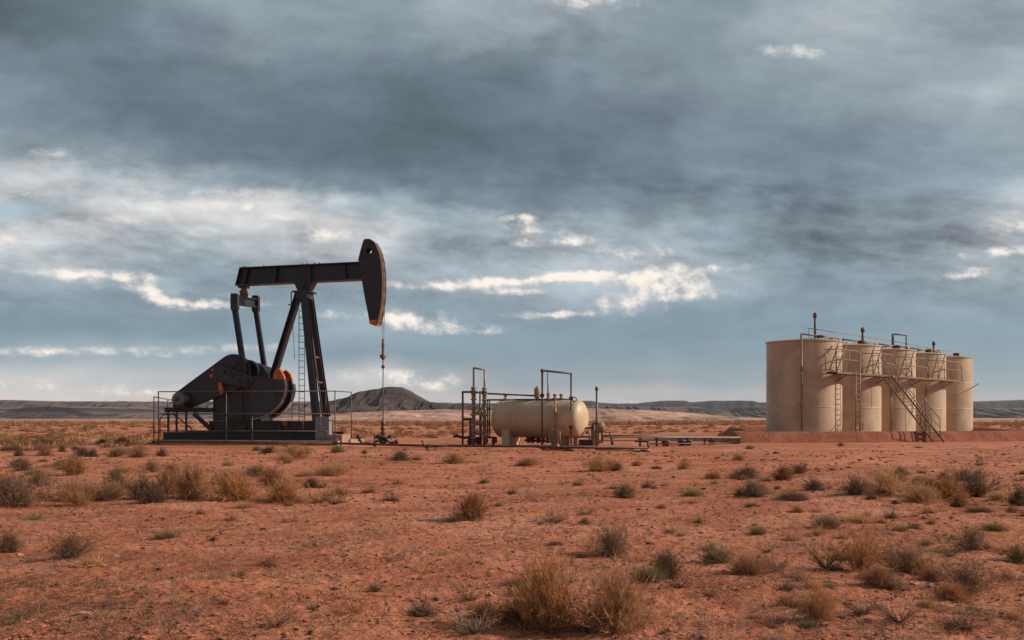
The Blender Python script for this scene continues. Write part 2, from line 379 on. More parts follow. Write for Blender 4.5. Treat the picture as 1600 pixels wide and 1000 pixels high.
# ================================================================== THE LAND
def drop(r):
    """The plain falls away gently beyond the well site."""
    t = np.clip((r - 85.0) / 260.0, 0, 1); t = t*t*(3-2*t)
    return -0.0046*np.clip(r - 85.0, 0, 1500.0)*t
def ground_z(x, y):
    x = np.asarray(x, float); y = np.asarray(y, float); r = np.hypot(x, y)
    site = np.exp(-(((x+1)/32.0)**2 + ((y-53)/9.0)**2)**2)            # levelled well pad
    site = np.maximum(site, np.exp(-(((x-27)/16.0)**2 + ((y-68)/15.0)**2)**2))
    near = np.clip(1.2 - r/90.0, 0.15, 1.0)
    z = 0.16*fbm(x/9.0, y/9.0, 3, 3)*(1-site)
    z = z + 0.07*fbm(x/1.5, y/1.5, 11, 3)*near*(1-0.8*site)
    f = np.clip(1.35 - r/38.0, 0.0, 1.0)
    crust = fbm(x/0.22, y/0.16, 21, 3, 0.6)
    z = z + 0.030*np.abs(crust)*f + 0.020*fbm(x/0.09, y/0.07, 31, 2)*np.clip(1.4 - r/16.0, 0, 1)
    z = z + np.clip((r-90)/400, 0, 1)*1.1*fbm(x/80.0, y/60.0, 5, 3)
    return z + drop(r)
def gz(x, y): return float(ground_z(np.array([x]), np.array([y]))[0])

def dirt(name, far=False):
    def build(t, b):
        geo = t.n('ShaderNodeNewGeometry').outputs['Position']
        flatp = t.vm('MULTIPLY', geo, (1, 1, 0.3))
        xyz = t.xyz(geo)
        dist = t.vm('LENGTH', t.vec(xyz[0], xyz[1], 0.0))
        big = t.noise(flatp, 0.10, 5, 0.6, 0.3); mid = t.noise(flatp, 0.9, 6, 0.62, 0.4)
        fine = t.noise(flatp, 9.0, 6, 0.68); grit = t.noise(flatp, 42.0, 4, 0.7)
        c = t.mix(t.rng(big, 0.35, 0.65), (0.37, 0.118, 0.055), (0.50, 0.185, 0.100))
        c = t.mix(t.m('MULTIPLY', t.rng(mid, 0.45, 0.72), 0.60), c, (0.56, 0.245, 0.150))       # pale dusty skin
        c = t.mix(t.m('MULTIPLY', t.rng(mid, 0.50, 0.28), 0.6), c, (0.26, 0.075, 0.036))       # deeper red
        c = t.mix(t.m('MULTIPLY', t.rng(fine, 0.57, 0.70), 0.55), c, (0.20, 0.072, 0.042))
        c = t.mix(t.m('MULTIPLY', t.rng(grit, 0.58, 0.70), 0.45), c, (0.62, 0.33, 0.22))
        c = t.mix(t.m('MULTIPLY', t.rng(grit, 0.40, 0.30), 0.50), c, (0.12, 0.050, 0.032))
        patch = t.noise(t.vm('MULTIPLY', flatp, (0.28, 0.42, 0.3)), 1.0, 7, 0.66, 0.6)
        c = t.mix(t.m('MULTIPLY', t.rng(patch, 0.53, 0.63), 0.55), c, (0.235, 0.075, 0.040))
        c = t.mix(t.m('MULTIPLY', t.rng(patch, 0.46, 0.36), 0.45), c, (0.58, 0.26, 0.165))
        cr = t.n('ShaderNodeTexVoronoi', feature='DISTANCE_TO_EDGE'); t.put(cr.inputs['Vector'], t.vm('ADD', flatp, t.vm('MULTIPLY', t.noise(flatp, 2.5, 5, 0.6, color=True), (0.5, 0.5, 0.0)))); cr.inputs['Scale'].default_value = 3.2
        crack = t.m('MULTIPLY', t.rng(cr.outputs['Distance'], 0.035, 0.0), t.rng(t.noise(flatp, 0.5, 4, 0.6), 0.45, 0.6))
        c = t.mix(t.m('MULTIPLY', crack, 0.55), c, (0.16, 0.055, 0.032))
        # far plain: paler, with bands of dry grass too small to build
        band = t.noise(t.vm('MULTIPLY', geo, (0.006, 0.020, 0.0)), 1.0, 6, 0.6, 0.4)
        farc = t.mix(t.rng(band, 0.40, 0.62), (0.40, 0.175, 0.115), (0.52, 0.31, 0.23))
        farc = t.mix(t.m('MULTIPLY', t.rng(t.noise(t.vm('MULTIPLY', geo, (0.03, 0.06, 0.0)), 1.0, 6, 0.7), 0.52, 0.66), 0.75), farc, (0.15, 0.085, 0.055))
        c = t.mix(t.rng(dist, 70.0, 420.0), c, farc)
        t.put(b.inputs['Base Color'], c)
        fade = t.rng(dist, 6.0, 90.0, 1.0, 0.25, smooth=False)
        vor = t.n('ShaderNodeTexVoronoi', feature='F1'); t.put(vor.inputs['Vector'], t.vm('ADD', flatp, t.vm('MULTIPLY', t.noise(flatp, 6.0, 3, 0.5, color=True), (0.25, 0.25, 0.0))))
        vor.inputs['Scale'].default_value = 7.0
        h = t.m('ADD', t.m('MULTIPLY', fine, 1.0), t.m('ADD', t.m('MULTIPLY', grit, 0.35), t.m('MULTIPLY', vor.outputs['Distance'], 0.6)))
        h = t.m('ADD', h, t.m('MULTIPLY', mid, 1.5)); h = t.m('SUBTRACT', h, t.m('MULTIPLY', crack, 0.8))
        bn = t.n('ShaderNodeBump'); t.put(bn.inputs['Height'], h); bn.inputs['Distance'].default_value = 0.055
        t.put(bn.inputs['Strength'], t.m('MULTIPLY', fade, 0.95)); t.put(b.inputs['Normal'], bn.outputs[0])
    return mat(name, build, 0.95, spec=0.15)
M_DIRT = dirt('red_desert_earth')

rr = [0.0]; r_ = 1.2
while r_ < 11000:
    rr.append(r_)
    step = max(0.03, r_*r_/1556/EYE*0.75*1.9) if r_ < 40 else r_*0.022
    r_ += min(step, r_*0.05)
rr = np.array(rr); dense = np.linspace(-R(33), R(33), 860); rest = np.linspace(R(33), 2*math.pi-R(33), 72)[1:-1]
th = np.concatenate([dense, rest]); NA, NR = len(th), len(rr)
RR, TH = np.meshgrid(rr, th, indexing='ij'); GX, GY = RR*np.sin(TH), RR*np.cos(TH)
GZ = ground_z(GX, GY)
GZ[0, :] = GZ[0, 0]
V = np.stack([GX, GY, GZ], -1).reshape(-1, 3)
I, J = np.meshgrid(np.arange(NR-1), np.arange(NA), indexing='ij'); J2 = (J+1) % NA
F = np.stack([I*NA+J, (I+1)*NA+J, (I+1)*NA+J2, I*NA+J2], -1).reshape(-1, 4)[:, ::-1]
kind(link('ground', np_mesh('ground', V, F, M_DIRT)), 'structure', 'red sandy desert floor running out to the far plain')
print('ground quads', len(F))

# ---- mesas and low hills on the skyline, built where they stand
def rock(name, cliff, talus, low, top):
    def build(t, b):
        geo = t.n('ShaderNodeNewGeometry'); p = geo.outputs['Position']; nz = t.xyz(geo.outputs['Normal'])[2]; pz = t.xyz(p)[2]
        a = t.noise(t.vm('MULTIPLY', p, (0.012, 0.012, 0.05)), 1.0, 8, 0.68, 0.4)
        s = t.noise(t.vm('MULTIPLY', p, (0.003, 0.003, 0.22)), 1.0, 5, 0.6)
        c = t.mix(t.rng(nz, 0.55, 0.93), cliff, talus)
        c = t.mix(t.m('MULTIPLY', t.rng(s, 0.48, 0.60), 0.55), c, low)
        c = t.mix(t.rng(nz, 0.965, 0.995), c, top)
        f = t.m('MULTIPLY_ADD', a, 3.0, -0.45)
        f = t.m('MAXIMUM', f, 0.25)
        c = t.vm('MULTIPLY', c, t.vec(f, f, f))
        c = t.mix(t.m('MULTIPLY', t.rng(t.noise(t.vm('MULTIPLY', p, (0.05, 0.05, 0.08)), 1.0, 4, 0.7), 0.55, 0.66), 0.6), c, (0.035, 0.030, 0.028))
        t.put(b.inputs['Base Color'], c)
    return mat(name, build, 0.97, spec=0.1)
M_MESA = rock('shaded_mesa_rock', (0.018, 0.019, 0.023), (0.046, 0.042, 0.044), (0.022, 0.024, 0.030), (0.17, 0.115, 0.098))  # cloud shade and distant blue are mixed into this rock colour
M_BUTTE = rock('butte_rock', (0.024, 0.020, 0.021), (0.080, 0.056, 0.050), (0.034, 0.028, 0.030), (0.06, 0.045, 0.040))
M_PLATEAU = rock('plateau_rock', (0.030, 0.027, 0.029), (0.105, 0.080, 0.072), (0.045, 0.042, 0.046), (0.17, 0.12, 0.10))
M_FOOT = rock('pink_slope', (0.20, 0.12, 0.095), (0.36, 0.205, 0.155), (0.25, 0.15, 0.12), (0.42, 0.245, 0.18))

def mesa(name, label, m, x0, x1, Yn, Yc, Yf, top, zb, cliff=0.35, gully=0.5, nx=420, seed=1, flat=True, cut=0.20):
    """Tableland: toe at depth Yn, crest at Yc, back at Yf. top: (px, py) crest profile."""
    tx = np.array([p[0] for p in top], float); ty = np.array([p[1] for p in top], float)
    u = np.linspace(x0, x1, nx)
    s = np.concatenate([np.linspace(0, 1, 34), np.linspace(1.04, 2.0, 8)])
    U, Sg = np.meshgrid(u, s, indexing='ij')
    Xc = (U-800)/FPX*Yc                                                # real position of the column at the crest
    jag = fbm(Xc/60.0, Xc*0+3.3, seed+9, 4)
    ht = EYE + (HOR - np.interp(U, tx, ty))*Yc/FPX + (jag*0.0010*Yc)*0.5
    H = np.maximum(ht - zb, 0.5)
    wob = fbm(Xc/(0.075*Yc), Sg*0.6, seed, 5, 0.55)
    sw = np.clip(Sg + gully*wob*(1-np.clip(Sg, 0, 1))*1.5*np.clip(Sg*5, 0, 1), 0, 1)
    talus = (1-cliff)*np.clip(sw/0.86, 0, 1)**1.35
    wall = cliff*np.clip((sw-0.86)/0.09, 0, 1)
    prof = talus + wall
    ledge = 0.04*np.sin(prof*22 + wob*5)*np.clip(prof*(1-prof)*4, 0, 1)
    Z = zb + H*(prof + ledge)
    back = np.clip((Sg-1.0), 0, 1)
    Z = np.where(Sg > 1.0, ht - H*np.clip((back-0.7)/0.3, 0, 1) - (0 if flat else 0.10)*H*back, Z)
    gl = np.abs(fbm(Xc/(0.010*Yc) + 1.5*wob, Sg*1.2, seed+3, 4, 0.55))*1.6
    Z = Z - H*cut*np.clip(1-gl*2.2, 0, 1)*np.clip(Sg*4, 0, 1)*np.clip((1.0-Sg)*6, 0, 1) + H*0.03*fbm(Xc/(0.006*Yc), Sg*9, seed+4, 3)*(Sg <= 0.98)
    Y = np.where(Sg <= 1, Yn + (Yc-Yn)*Sg, Yc + (Yf-Yc)*(Sg-1))
    X = (U-800)/FPX*Yc*(1 + 0*Y)
    edge = np.clip(np.minimum(U-x0, x1-U)/((x1-x0)*0.02), 0, 1)
    Z = zb - 2 + (Z-zb+2)*edge
    V = np.stack([X, Y, Z], -1).reshape(-1, 3); n, k = U.shape
    I, J = np.meshgrid(np.arange(n-1), np.arange(k-1), indexing='ij')
    F = np.stack([I*k+J, (I+1)*k+J, (I+1)*k+J+1, I*k+J+1], -1).reshape(-1, 4)
    o = link(name, np_mesh(name, V, F, m)); kind(o, 'structure', label); return o
mesa('far_mesa', 'low blue-grey flat-topped mesas along the skyline', M_MESA, 640, 2100, 5200, 6000, 7500,
     [(640,633),(668,631),(690,628.5),(712,629.5),(760,630.5),(800,629),(905,626),(925,626),(935,629),(955,630.5),(1020,630),(1026,627.5),(1034,626.2),(1070,626),(1078,628),(1100,628.8),(1105,627),(1118,625.6),(1172,626),(1184,628.4),(1300,629),(1500,628),(1560,627),(1575,625.5),(1620,625),(1900,626),(2200,629),(2700,628)],
     -9, cliff=0.55, gully=0.25, seed=2)
mesa('escarpment', 'long dark rocky escarpment below the far mesas', M_MESA, 600, 2100, 2350, 3000, 3900,
     [(600,640),(700,636),(900,634.5),(960,634.5),(1000,635.5),(1090,636),(1110,640),(1135,641),(1150,637.5),(1180,636.5),(1400,637),(1600,638),(2000,636),(2800,638)],
     -8.5, cliff=0.40, gully=0.8, nx=1000, seed=5)
mesa('left_plateau', 'grey-brown plateau rim with gullied slopes behind the pump jack', M_PLATEAU, -420, 640, 2700, 3400, 4600,
     [(-1500,626),(-600,624),(-100,626),(0,624.8),(18,625),(26,626.5),(100,627.2),(200,627.5),(380,626.5),(470,627.5),(545,627),(600,630),(640,636)],
     -8.5, cliff=0.40, gully=0.8, nx=900, seed=8)
mesa('dark_bench', 'low dark rocky bench on the plain below the plateau', M_MESA, -420, 470, 1750, 2050, 2700,
     [(-900,645),(-200,644),(0,640),(40,637),(80,635),(110,637),(128,643),(150,647),(200,646),(250,648),(300,646),(380,647),(440,651),(470,655)],
     -7.6, cliff=0.30, gully=0.8, nx=700, seed=12)
mesa('butte', 'dark flat-topped butte rising behind the wellhead rod', M_BUTTE, 505, 800, 1480, 1760, 2050,
     [(500,631),(515,627),(535,622.5),(544,620),(550,616),(562,612),(580,608.8),(593,607.5),(597,605.2),(614,604.6),(629,605),(633,608.5),(641,613),(650,618.5),(660,624),(668,627.5),(700,631),(760,636),(800,641)],
     -7.5, cliff=0.22, gully=0.55, nx=500, seed=15, flat=False, cut=0.14)
mesa('pink_foothill', 'pale pink foothill sloping down across the plain', M_FOOT, 430, 1420, 900, 1350, 1700,
     [(430,656),(490,650),(540,645.5),(620,642),(700,640),(780,641.5),(880,638.5),(930,638.5),(1000,640.5),(1060,644.5),(1120,650),(1200,655),(1300,657),(1420,658)],
     -6.5, cliff=0.0, gully=0.5, nx=700, seed=19, cut=0.03)

# ---- earth berm round the tank battery
def berm():
    def bm(t, b):
        p = t.n('ShaderNodeNewGeometry').outputs['Position']
        a = t.noise(p, 1.1, 6, 0.6); f = t.noise(p, 12.0, 6, 0.7)
        rake = t.noise(t.vm('MULTIPLY', p, (5.0, 5.0, 0.9)), 1.0, 4, 0.6, 0.5)
        c = t.mix(t.rng(a, 0.35, 0.65), (0.27, 0.085, 0.045), (0.34, 0.125, 0.070))
        c = t.mix(t.m('MULTIPLY', t.rng(f, 0.52, 0.66), 0.6), c, (0.15, 0.058, 0.036))
        c = t.mix(t.m('MULTIPLY', t.rng(f, 0.40, 0.32), 0.45), c, (0.52, 0.30, 0.20))
        t.put(b.inputs['Base Color'], c)
        t.put(b.inputs['Normal'], t.bump(t.m('ADD', f, t.m('MULTIPLY', rake, 1.5)), 0.9, 0.06))
    m = mat('berm_earth', bm, 0.95, spec=0.15)
    # centre line corners, anticlockwise seen from above, starting at the near corner by the pipe rack
    cs = [(12.7, 55.7), (19.6, 56.6), (30.5, 59.4), (38.7, 84.5), (18.9, 84.5)]
    pts = []
    for i in range(len(cs)):
        a, b = np.array(cs[i]), np.array(cs[(i+1) % len(cs)]); n = max(6, int(np.hypot(*(b-a))/0.16))
        for k in range(n): pts.append(a + (b-a)*k/n)
    pts = np.array(pts); n = len(pts); tan = np.roll(pts, -3, 0) - np.roll(pts, 3, 0); tan /= np.linalg.norm(tan, axis=1)[:, None]
    out = np.stack([tan[:, 1], -tan[:, 0]], -1)
    prof = [(1.05, -0.12), (0.98, 0.02), (0.80, 0.17), (0.66, 0.30), (0.52, 0.43), (0.38, 0.53), (0.28, 0.595), (0.0, 0.60), (-0.28, 0.59), (-0.55, 0.40), (-0.85, 0.15), (-1.1, -0.12)]
    V = []
    for o, z in prof:
        p = pts + out*o; nz = 0.022*fbm(p[:, 0]/0.35, p[:, 1]/0.35, 41, 3)*(0.25 if z > 0.55 else 1.4)
        p = p + out*(0.06*fbm(pts[:, 0]/0.8, pts[:, 1]/0.8 + z*3, 43, 3))[:, None]
        V.append(np.column_stack([p, z + nz]))
    V = np.concatenate(V); k = len(prof)
    I, J = np.meshgrid(np.arange(k-1), np.arange(n), indexing='ij'); J2 = (J+1) % n
    F = np.stack([I*n+J, I*n+J2, (I+1)*n+J2, (I+1)*n+J], -1).reshape(-1, 4)
    o = link('earth_berm', np_mesh('earth_berm', V, F, m)); tag(o, 'knee-high raked red earth berm enclosing the beige tanks', 'berm')
berm()

def mound(name, label, x0, x1, y0, y1, h, seed, cat='pad'):
    """Low pad of packed earth with crumbled edges."""
    nx, ny = int((x1-x0)/0.12), int((y1-y0)/0.12)
    X, Y = np.meshgrid(np.linspace(x0, x1, nx), np.linspace(y0, y1, ny), indexing='ij')
    e = np.minimum.reduce([X-x0, x1-X, Y-y0, y1-Y]) + 0.22*fbm(X/0.8, Y/0.8, seed, 3)
    Z = ground_z(X, Y)*0 - 0.10 + (h+0.10)*np.clip(e/0.30, 0, 1)**0.6 + 0.012*fbm(X/0.2, Y/0.2, seed+5, 3)
    V = np.stack([X, Y, Z], -1).reshape(-1, 3); I, J = np.meshgrid(np.arange(nx-1), np.arange(ny-1), indexing='ij')
    F = np.stack([I*ny+J, (I+1)*ny+J, (I+1)*ny+J+1, I*ny+J+1], -1).reshape(-1, 4)
    return kind(link(name, np_mesh(name, V, F, M_DIRT)), 'structure', label)
# ================================================================== THE PUMP JACK
TH = R(-8)
FR = Frame(-10.8, 52.5, TH); P_ = FR.P
PAD = 0.24
def pump_site():
    # pad of packed, dusty earth and concrete under the unit
    x0, x1 = FR.X(246, -2.3), FR.X(528, -2.3)
    m = MB(); m.box2((x0, -2.35, -0.25), (x1, 2.3, PAD)); pad = m.build('concrete_pad', M_CONC)
    pad.location = (FR.ox, FR.oy, 0); pad.rotation_euler = (0, 0, TH)
    tag(pad, 'low dusty concrete slab under the black pump jack', 'slab')
pump_site()

PJ = empty('pump_jack', 'large black oil pump jack with orange-tipped counterweights on a steel skid', 'pump jack', (FR.ox, FR.oy, 0), TH)
def U(a, b, yl=0.0): return P_(a, b, yl)
def poly(pts, yl): return [P_(x, y, yl) for x, y in pts]

def skid():
    zt = PAD
    xl, xr = FR.X(256, -1.3), FR.X(512, -1.3)
    for y in (-1.35, 1.35):
        MB().ibeam((xl, y, zt + .20), (xr, y, zt + .20), .28, .40, (0, 1, 0), .03, .04).build('skid_beam', M_BLACK, PJ)
    for i in range(7):
        x = xl + .4 + (xr - xl - .8)*i/6
        MB().box2((x-.09, -1.20, zt+.05), (x+.09, 1.20, zt+.34)).build('cross_member', M_BLACK, PJ)
    # upper base under gearbox and post
    a, b = FR.X(328, -1.0), FR.X(500, -1.0)
    m = MB()
    for y in (-1.05, 1.05): m.ibeam((a, y, zt+.70), (b, y, zt+.70), .26, .56, (0, 1, 0), .03, .045)
    for i in range(6):
        x = a + .15 + (b-a-.3)*i/5; m.box2((x-.05, -1.1, zt+.45), (x+.05, 1.1, zt+.95))
    for i in range(4):
        x = a + .1 + (b-a-.2)*i/3; m.box2((x-.012, -1.17, zt+.47), (x+.012, -1.06, zt+.93))
    m.build('upper_base', M_BLACK, PJ)
    m = MB(); m.box2((a-.3, -1.0, zt+.405), (xr-.4, 1.0, zt+.425)); m.build('deck_plate', M_EDGE, PJ)
    for px, w in ((445, .28),):
        c = P_(px, 662, -1.22); MB().box((c[0], -1.20, c[2]), (w, .07, .24)).build('junction_box', M_RUSTO, PJ)
skid()

def pedestal():
    a = P_(333, 655, -.85); b = P_(408, 602, -.85)
    MB().box2((a[0], -.85, PAD+.985), (b[0], .85, b[2])).build('pedestal', M_GUARD, PJ)
    m = MB()
    for px in (333.8, 352, 380, 407):
        x = FR.X(px, -.85); m.box2((x-.015, -.90, PAD+1.0), (x+.015, -.852, b[2]-.02))
    m.box2((a[0]-.03, -.93, b[2]), (b[0]+.03, .93, b[2]+.05))
    m.build('pedestal_rib', M_BLACK, PJ)['kind'] = 'stuff'
    # gear reducer on the pedestal
    c = P_(392, 583, 0)
    m = MB(); z0 = b[2]+.05
    pts = [(c[0]-1.35, z0), (c[0]+1.1, z0), (c[0]+1.25, z0+.45), (c[0]+.9, z0+.95), (c[0]+.2, z0+1.2), (c[0]-.6, z0+1.1), (c[0]-1.3, z0+.6)]
    m.prism([(x, -.55, z) for x, z in pts], (0, 1.1, 0))
    for x, z in pts[1:]: m.cyl((x*.96+c[0]*.04, -.6, z-.05), (x*.96+c[0]*.04, .6, z-.05), .035, n=8)
    m.build('gear_reducer', M_BLACK, PJ)
    m = MB(); q = P_(386, 586, 0); m.cyl((q[0], -1.1, q[2]), (q[0], 1.1, q[2]), .17, n=20); m.build('crank_shaft', M_BLACK, PJ)
pedestal()

def belt_guard():
    C1, r1 = P_(366, 581, -.95), 27.5/FPX*51.5
    C2, r2 = P_(287, 624.5, -.95), 15.5/FPX*51.5
    dx, dz = C2[0]-C1[0], C2[2]-C1[2]; L = math.hypot(dx, dz); ang = math.atan2(dz, dx); al = math.acos((r1-r2)/L)
    pts = []
    for i in range(41):
        t = ang + al + (2*math.pi - 2*al)*i/40; pts.append((C1[0]+r1*math.cos(t), C1[2]+r1*math.sin(t)))
    for i in range(17):
        t = ang - al + 2*al*i/16; pts.append((C2[0]+r2*math.cos(t), C2[2]+r2*math.sin(t)))
    m = MB(); m.prism([(x, -1.02, z) for x, z in pts], (0, .34, 0)); g_ = m.build('belt_guard', M_GUARD, PJ)
    m = MB(); n = len(pts)
    for i in range(n):                                                   # folded edge strip
        (x0, z0), (x1, z1) = pts[i], pts[(i+1) % n]; m.bar((x0, -1.03, z0), (x1, -1.03, z1), .05, .035, (0, 1, 0))
    m.build('guard_rim', M_BLACK, g_)
    m = MB()
    for a0 in (0.2, 1.15): m.bar((C1[0], -1.035, C1[2]), (C1[0]+r1*.92*math.cos(a0), -1.035, C1[2]+r1*.92*math.sin(a0)), .03, .07)
    m.lathe([(r1*.52, 0), (r1*.52, .04), (r1*.47, .05), (r1*.47, 0)], (C1[0]+.42, -1.02, C1[2]+.1), (0, -1, 0), 28)
    m.build('guard_stiffener', M_BLACK, g_)['kind'] = 'stuff'
    # brake drum and hardware right of the guard
    q = P_(388, 580, -.7)
    m = MB(); m.lathe([(.05, 0), (.60, 0), (.60, .16), (.48, .18), (.48, .12), (.05, .12)], (q[0], -.62, q[2]), (0, -1, 0), 28, sharp=(0, 1, 3))
    for i in range(10):
        t = i*.63; m.cyl((q[0]+.53*math.cos(t), -.80, q[2]+.53*math.sin(t)), (q[0]+.53*math.cos(t), -.83, q[2]+.53*math.sin(t)), .03, n=6)
    m.build('brake_drum', M_BLACK, PJ)
    # electric motor
    c = P_(283, 624, -1.25)
    m = MB(); m.lathe([(.10, .0), (.24, .0), (.33, .07), (.36, .12), (.36, .62), (.30, .70), (.05, .72)], (c[0], -1.68, c[2]), (0, 1, 0), 28, sharp=(0,))
    mo = m.build('motor', M_MOTOR, PJ)
    m = MB()
    for i in range(26):
        t = i*2*math.pi/26; ux, uz = math.cos(t), math.sin(t)
        m.bar((c[0]+.375*ux, -1.54, c[2]+.375*uz), (c[0]+.375*ux, -1.08, c[2]+.375*uz), .018, .05, (-uz, 0, ux))
    m.build('cooling_fin', M_MOTOR, mo)['kind'] = 'stuff'
    m = MB(); m.lathe([(.02, -.02), (.10, -.02), (.13, .0), (.13, .05)], (c[0], -1.68, c[2]), (0, 1, 0), 16); m.build('fan_cap', M_DPIPE, mo)
    m = MB(); m.box((c[0]+.05, -1.3, c[2]-.39), (.62, .6, .10)); m.box((c[0]-.24, -1.3, c[2]-.30), (.08, .6, .22)); m.box((c[0]+.3, -1.3, c[2]-.30), (.08, .6, .22)); m.build('motor_foot', M_BLACK, mo)
    m = MB(); m.box((c[0]+.36, -1.35, c[2]+.05), (.16, .26, .24)); m.build('terminal_box', M_MOTOR, mo)
    # motor platform
    z = P_(257, 641, -1.2)[2]; xl, xr = FR.X(258, -1.2), FR.X(333, -1.2)
    m = MB()
    for y in (-1.25, .2): m.ibeam((xl, y, z), (xr, y, z), .16, .22, (0, 1, 0), .02, .03)
    m.box2((xl+.02, -1.5, z+.115), (xr-.9, .3, z+.14)); m.build('motor_platform', M_BLACK, PJ)
    for px in (263, 276, 291):
        for y in (-1.25, .2):
            x = FR.X(px, y); MB().box2((x-.045, y-.045, PAD+.41), (x+.045, y+.045, z-.115)).build('platform_leg', M_BLACK, PJ)
    for y in (-1.2, -.35):
        MB().ibeam(P_(303, 646, y), P_(330, 671, y), .16, .20, (0, 1, 0), .03, .03).build('diagonal_brace', M_BLACK, PJ)
    MB().path([P_(270, 645, -1.0), P_(277, 652, -1.0), P_(300, 670, -1.0)], .035).build('conduit', M_BLACK, PJ)
    m = MB()
    m.path([P_(250, 683, -1.45), P_(250, 655, -1.45), P_(254, 648, -1.45), P_(272, 648, -1.45), P_(277, 655, -1.45), P_(277, 672, -1.45)], .03)
    m.build('platform_step_frame', M_RAIL, PJ)
    for px in (300, 309, 323):
        q = P_(px, 634, -.9); MB().cyl((q[0], -.9, z+.11), (q[0], -.9, q[2]), .03, n=6).build('stud', M_EDGE, PJ)
belt_guard()

ARM = [(329, 587), (332, 577), (337, 573.5), (346, 573), (392, 588), (425, 591), (440, 594), (440, 612), (410, 609), (378, 603), (343, 597), (332, 593)]
def crank(yl, th, dxp, dyp, near):
    def q(pts, y): return [P_(x+dxp, y0+dyp, y) for x, y0 in pts]
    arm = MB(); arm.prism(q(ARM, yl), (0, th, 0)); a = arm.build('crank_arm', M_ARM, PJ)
    top = q(ARM, yl)[1:8]; m = MB()
    for p0, p1 in zip(top[:-1], top[1:]): m.bar((p0[0], yl+th/2-.02, p0[2]), (p1[0], yl+th/2-.02, p1[2]), th+.06, .05)
    low = q(ARM, yl)[7:]
    for p0, p1 in zip(low[:-1], low[1:]): m.bar((p0[0], yl+th/2-.02, p0[2]), (p1[0], yl+th/2-.02, p1[2]), th+.06, .04)
    m.build('lit_arm_edge', M_DPIPE, a)  # strips of lighter tone stand for the lit edges of the arm
    # counterweight sector
    arc = [(444.2, 592), (446.3, 598), (447.0, 604), (446.6, 611), (445, 618), (442, 625.5), (437.5, 632.5), (432, 638.5), (425, 644), (417, 648.5), (409, 651.5), (399, 654), (394, 654.5)]
    body = [(391, 604), (424, 591)] + arc
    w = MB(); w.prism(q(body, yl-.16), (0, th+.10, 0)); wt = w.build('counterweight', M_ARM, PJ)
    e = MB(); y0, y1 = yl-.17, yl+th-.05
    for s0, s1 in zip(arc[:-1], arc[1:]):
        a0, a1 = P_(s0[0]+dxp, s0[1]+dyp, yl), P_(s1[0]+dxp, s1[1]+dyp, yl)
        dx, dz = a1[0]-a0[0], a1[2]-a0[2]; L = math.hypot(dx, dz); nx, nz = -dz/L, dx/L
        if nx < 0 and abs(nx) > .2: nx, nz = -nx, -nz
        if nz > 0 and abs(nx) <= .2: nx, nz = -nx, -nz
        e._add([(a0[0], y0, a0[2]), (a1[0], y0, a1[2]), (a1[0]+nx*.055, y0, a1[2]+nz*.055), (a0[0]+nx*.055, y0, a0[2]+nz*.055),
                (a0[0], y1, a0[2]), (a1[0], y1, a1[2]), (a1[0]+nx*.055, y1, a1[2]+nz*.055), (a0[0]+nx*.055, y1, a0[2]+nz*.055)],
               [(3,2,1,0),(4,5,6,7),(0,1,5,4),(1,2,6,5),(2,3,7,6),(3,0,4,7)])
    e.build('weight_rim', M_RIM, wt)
    tip = [(426, 591.2), (427.5, 584), (430, 578.5), (433.5, 575.5), (437, 577.5), (440.5, 582.5), (443, 588), (444.4, 592.2), (436, 592.6)]
    m = MB(); m.prism(q(tip, yl-.18), (0, th+.02, 0)); m.build('weight_tip', M_ORANGE, wt, 'bright orange painted counterweight tip')
    for x, y in ((434, 582.5), (435, 587.5)):
        c = P_(x+dxp, y+dyp, yl-.18); MB().cyl((c[0], yl-.22, c[2]), (c[0], yl-.17, c[2]), .045, n=6).build('tip_bolt', M_DPIPE, wt)
    m = MB()
    for x, y in ((404, 601), (412, 613), (425, 604), (398, 621), (418, 628), (404, 641), (431, 618)):
        c = P_(x+dxp, y+dyp, yl-.16); m.cyl((c[0], yl-.20, c[2]), (c[0], yl-.15, c[2]), .05, n=6)
    m.bar((P_(392+dxp, 606+dyp, yl)[0], yl-.175, P_(392, 606+dyp, yl)[2]), (P_(443+dxp, 614+dyp, yl)[0], yl-.175, P_(443, 614+dyp, yl)[2]), .03, .05)
    m.build('weight_bolt', M_BLACK, wt)['kind'] = 'stuff'
    if near:
        for x, y, r in ((332.5, 578, .075), (330.5, 587, .085)):
            c = P_(x, y, yl); m = MB(); m.cyl((c[0], yl-.05, c[2]), (c[0], yl+.02, c[2]), r, n=14); m.build('orange_cap', M_ORANGE, a, 'orange cap at the crank end')
        m = MB(); m.prism(q([(340.5, 597), (345, 598), (348, 606), (348.5, 612), (345.5, 617.5), (342, 612), (341, 604)], yl-.03), (0, .08, 0)); m.build('orange_tab', M_ORANGE, a, 'long orange tab hanging below the crank')
        for px, py, rr_ in ((384, 598, .24), (362, 587, .13), (349, 582, .10)):
            c = P_(px, py, yl); MB().cyl((c[0], yl-.06, c[2]), (c[0], yl, c[2]), rr_, n=18).build('crank_boss', M_BLACK, a)
        for px in (352, 360, 368, 376):
            c = P_(px, 578+(px-350)*.30, yl); MB().box((c[0], yl-.03, c[2]), (.13, .06, .10), Matrix.Rotation(R(16), 3, 'Y')).build('crank_lug', M_BLACK, a)
        m = MB(); m.path([P_(372, 592, yl-.1), P_(376, 602, yl-.1), P_(384, 606, yl-.1), P_(393, 600, yl-.1), P_(394, 590, yl-.1), P_(389, 580, yl-.1)], .03, 6); m.build('hose', M_DPIPE, a)
crank(.95, .24, 12, 2.5, False)
crank(-1.32, .24, 0, 0, True)

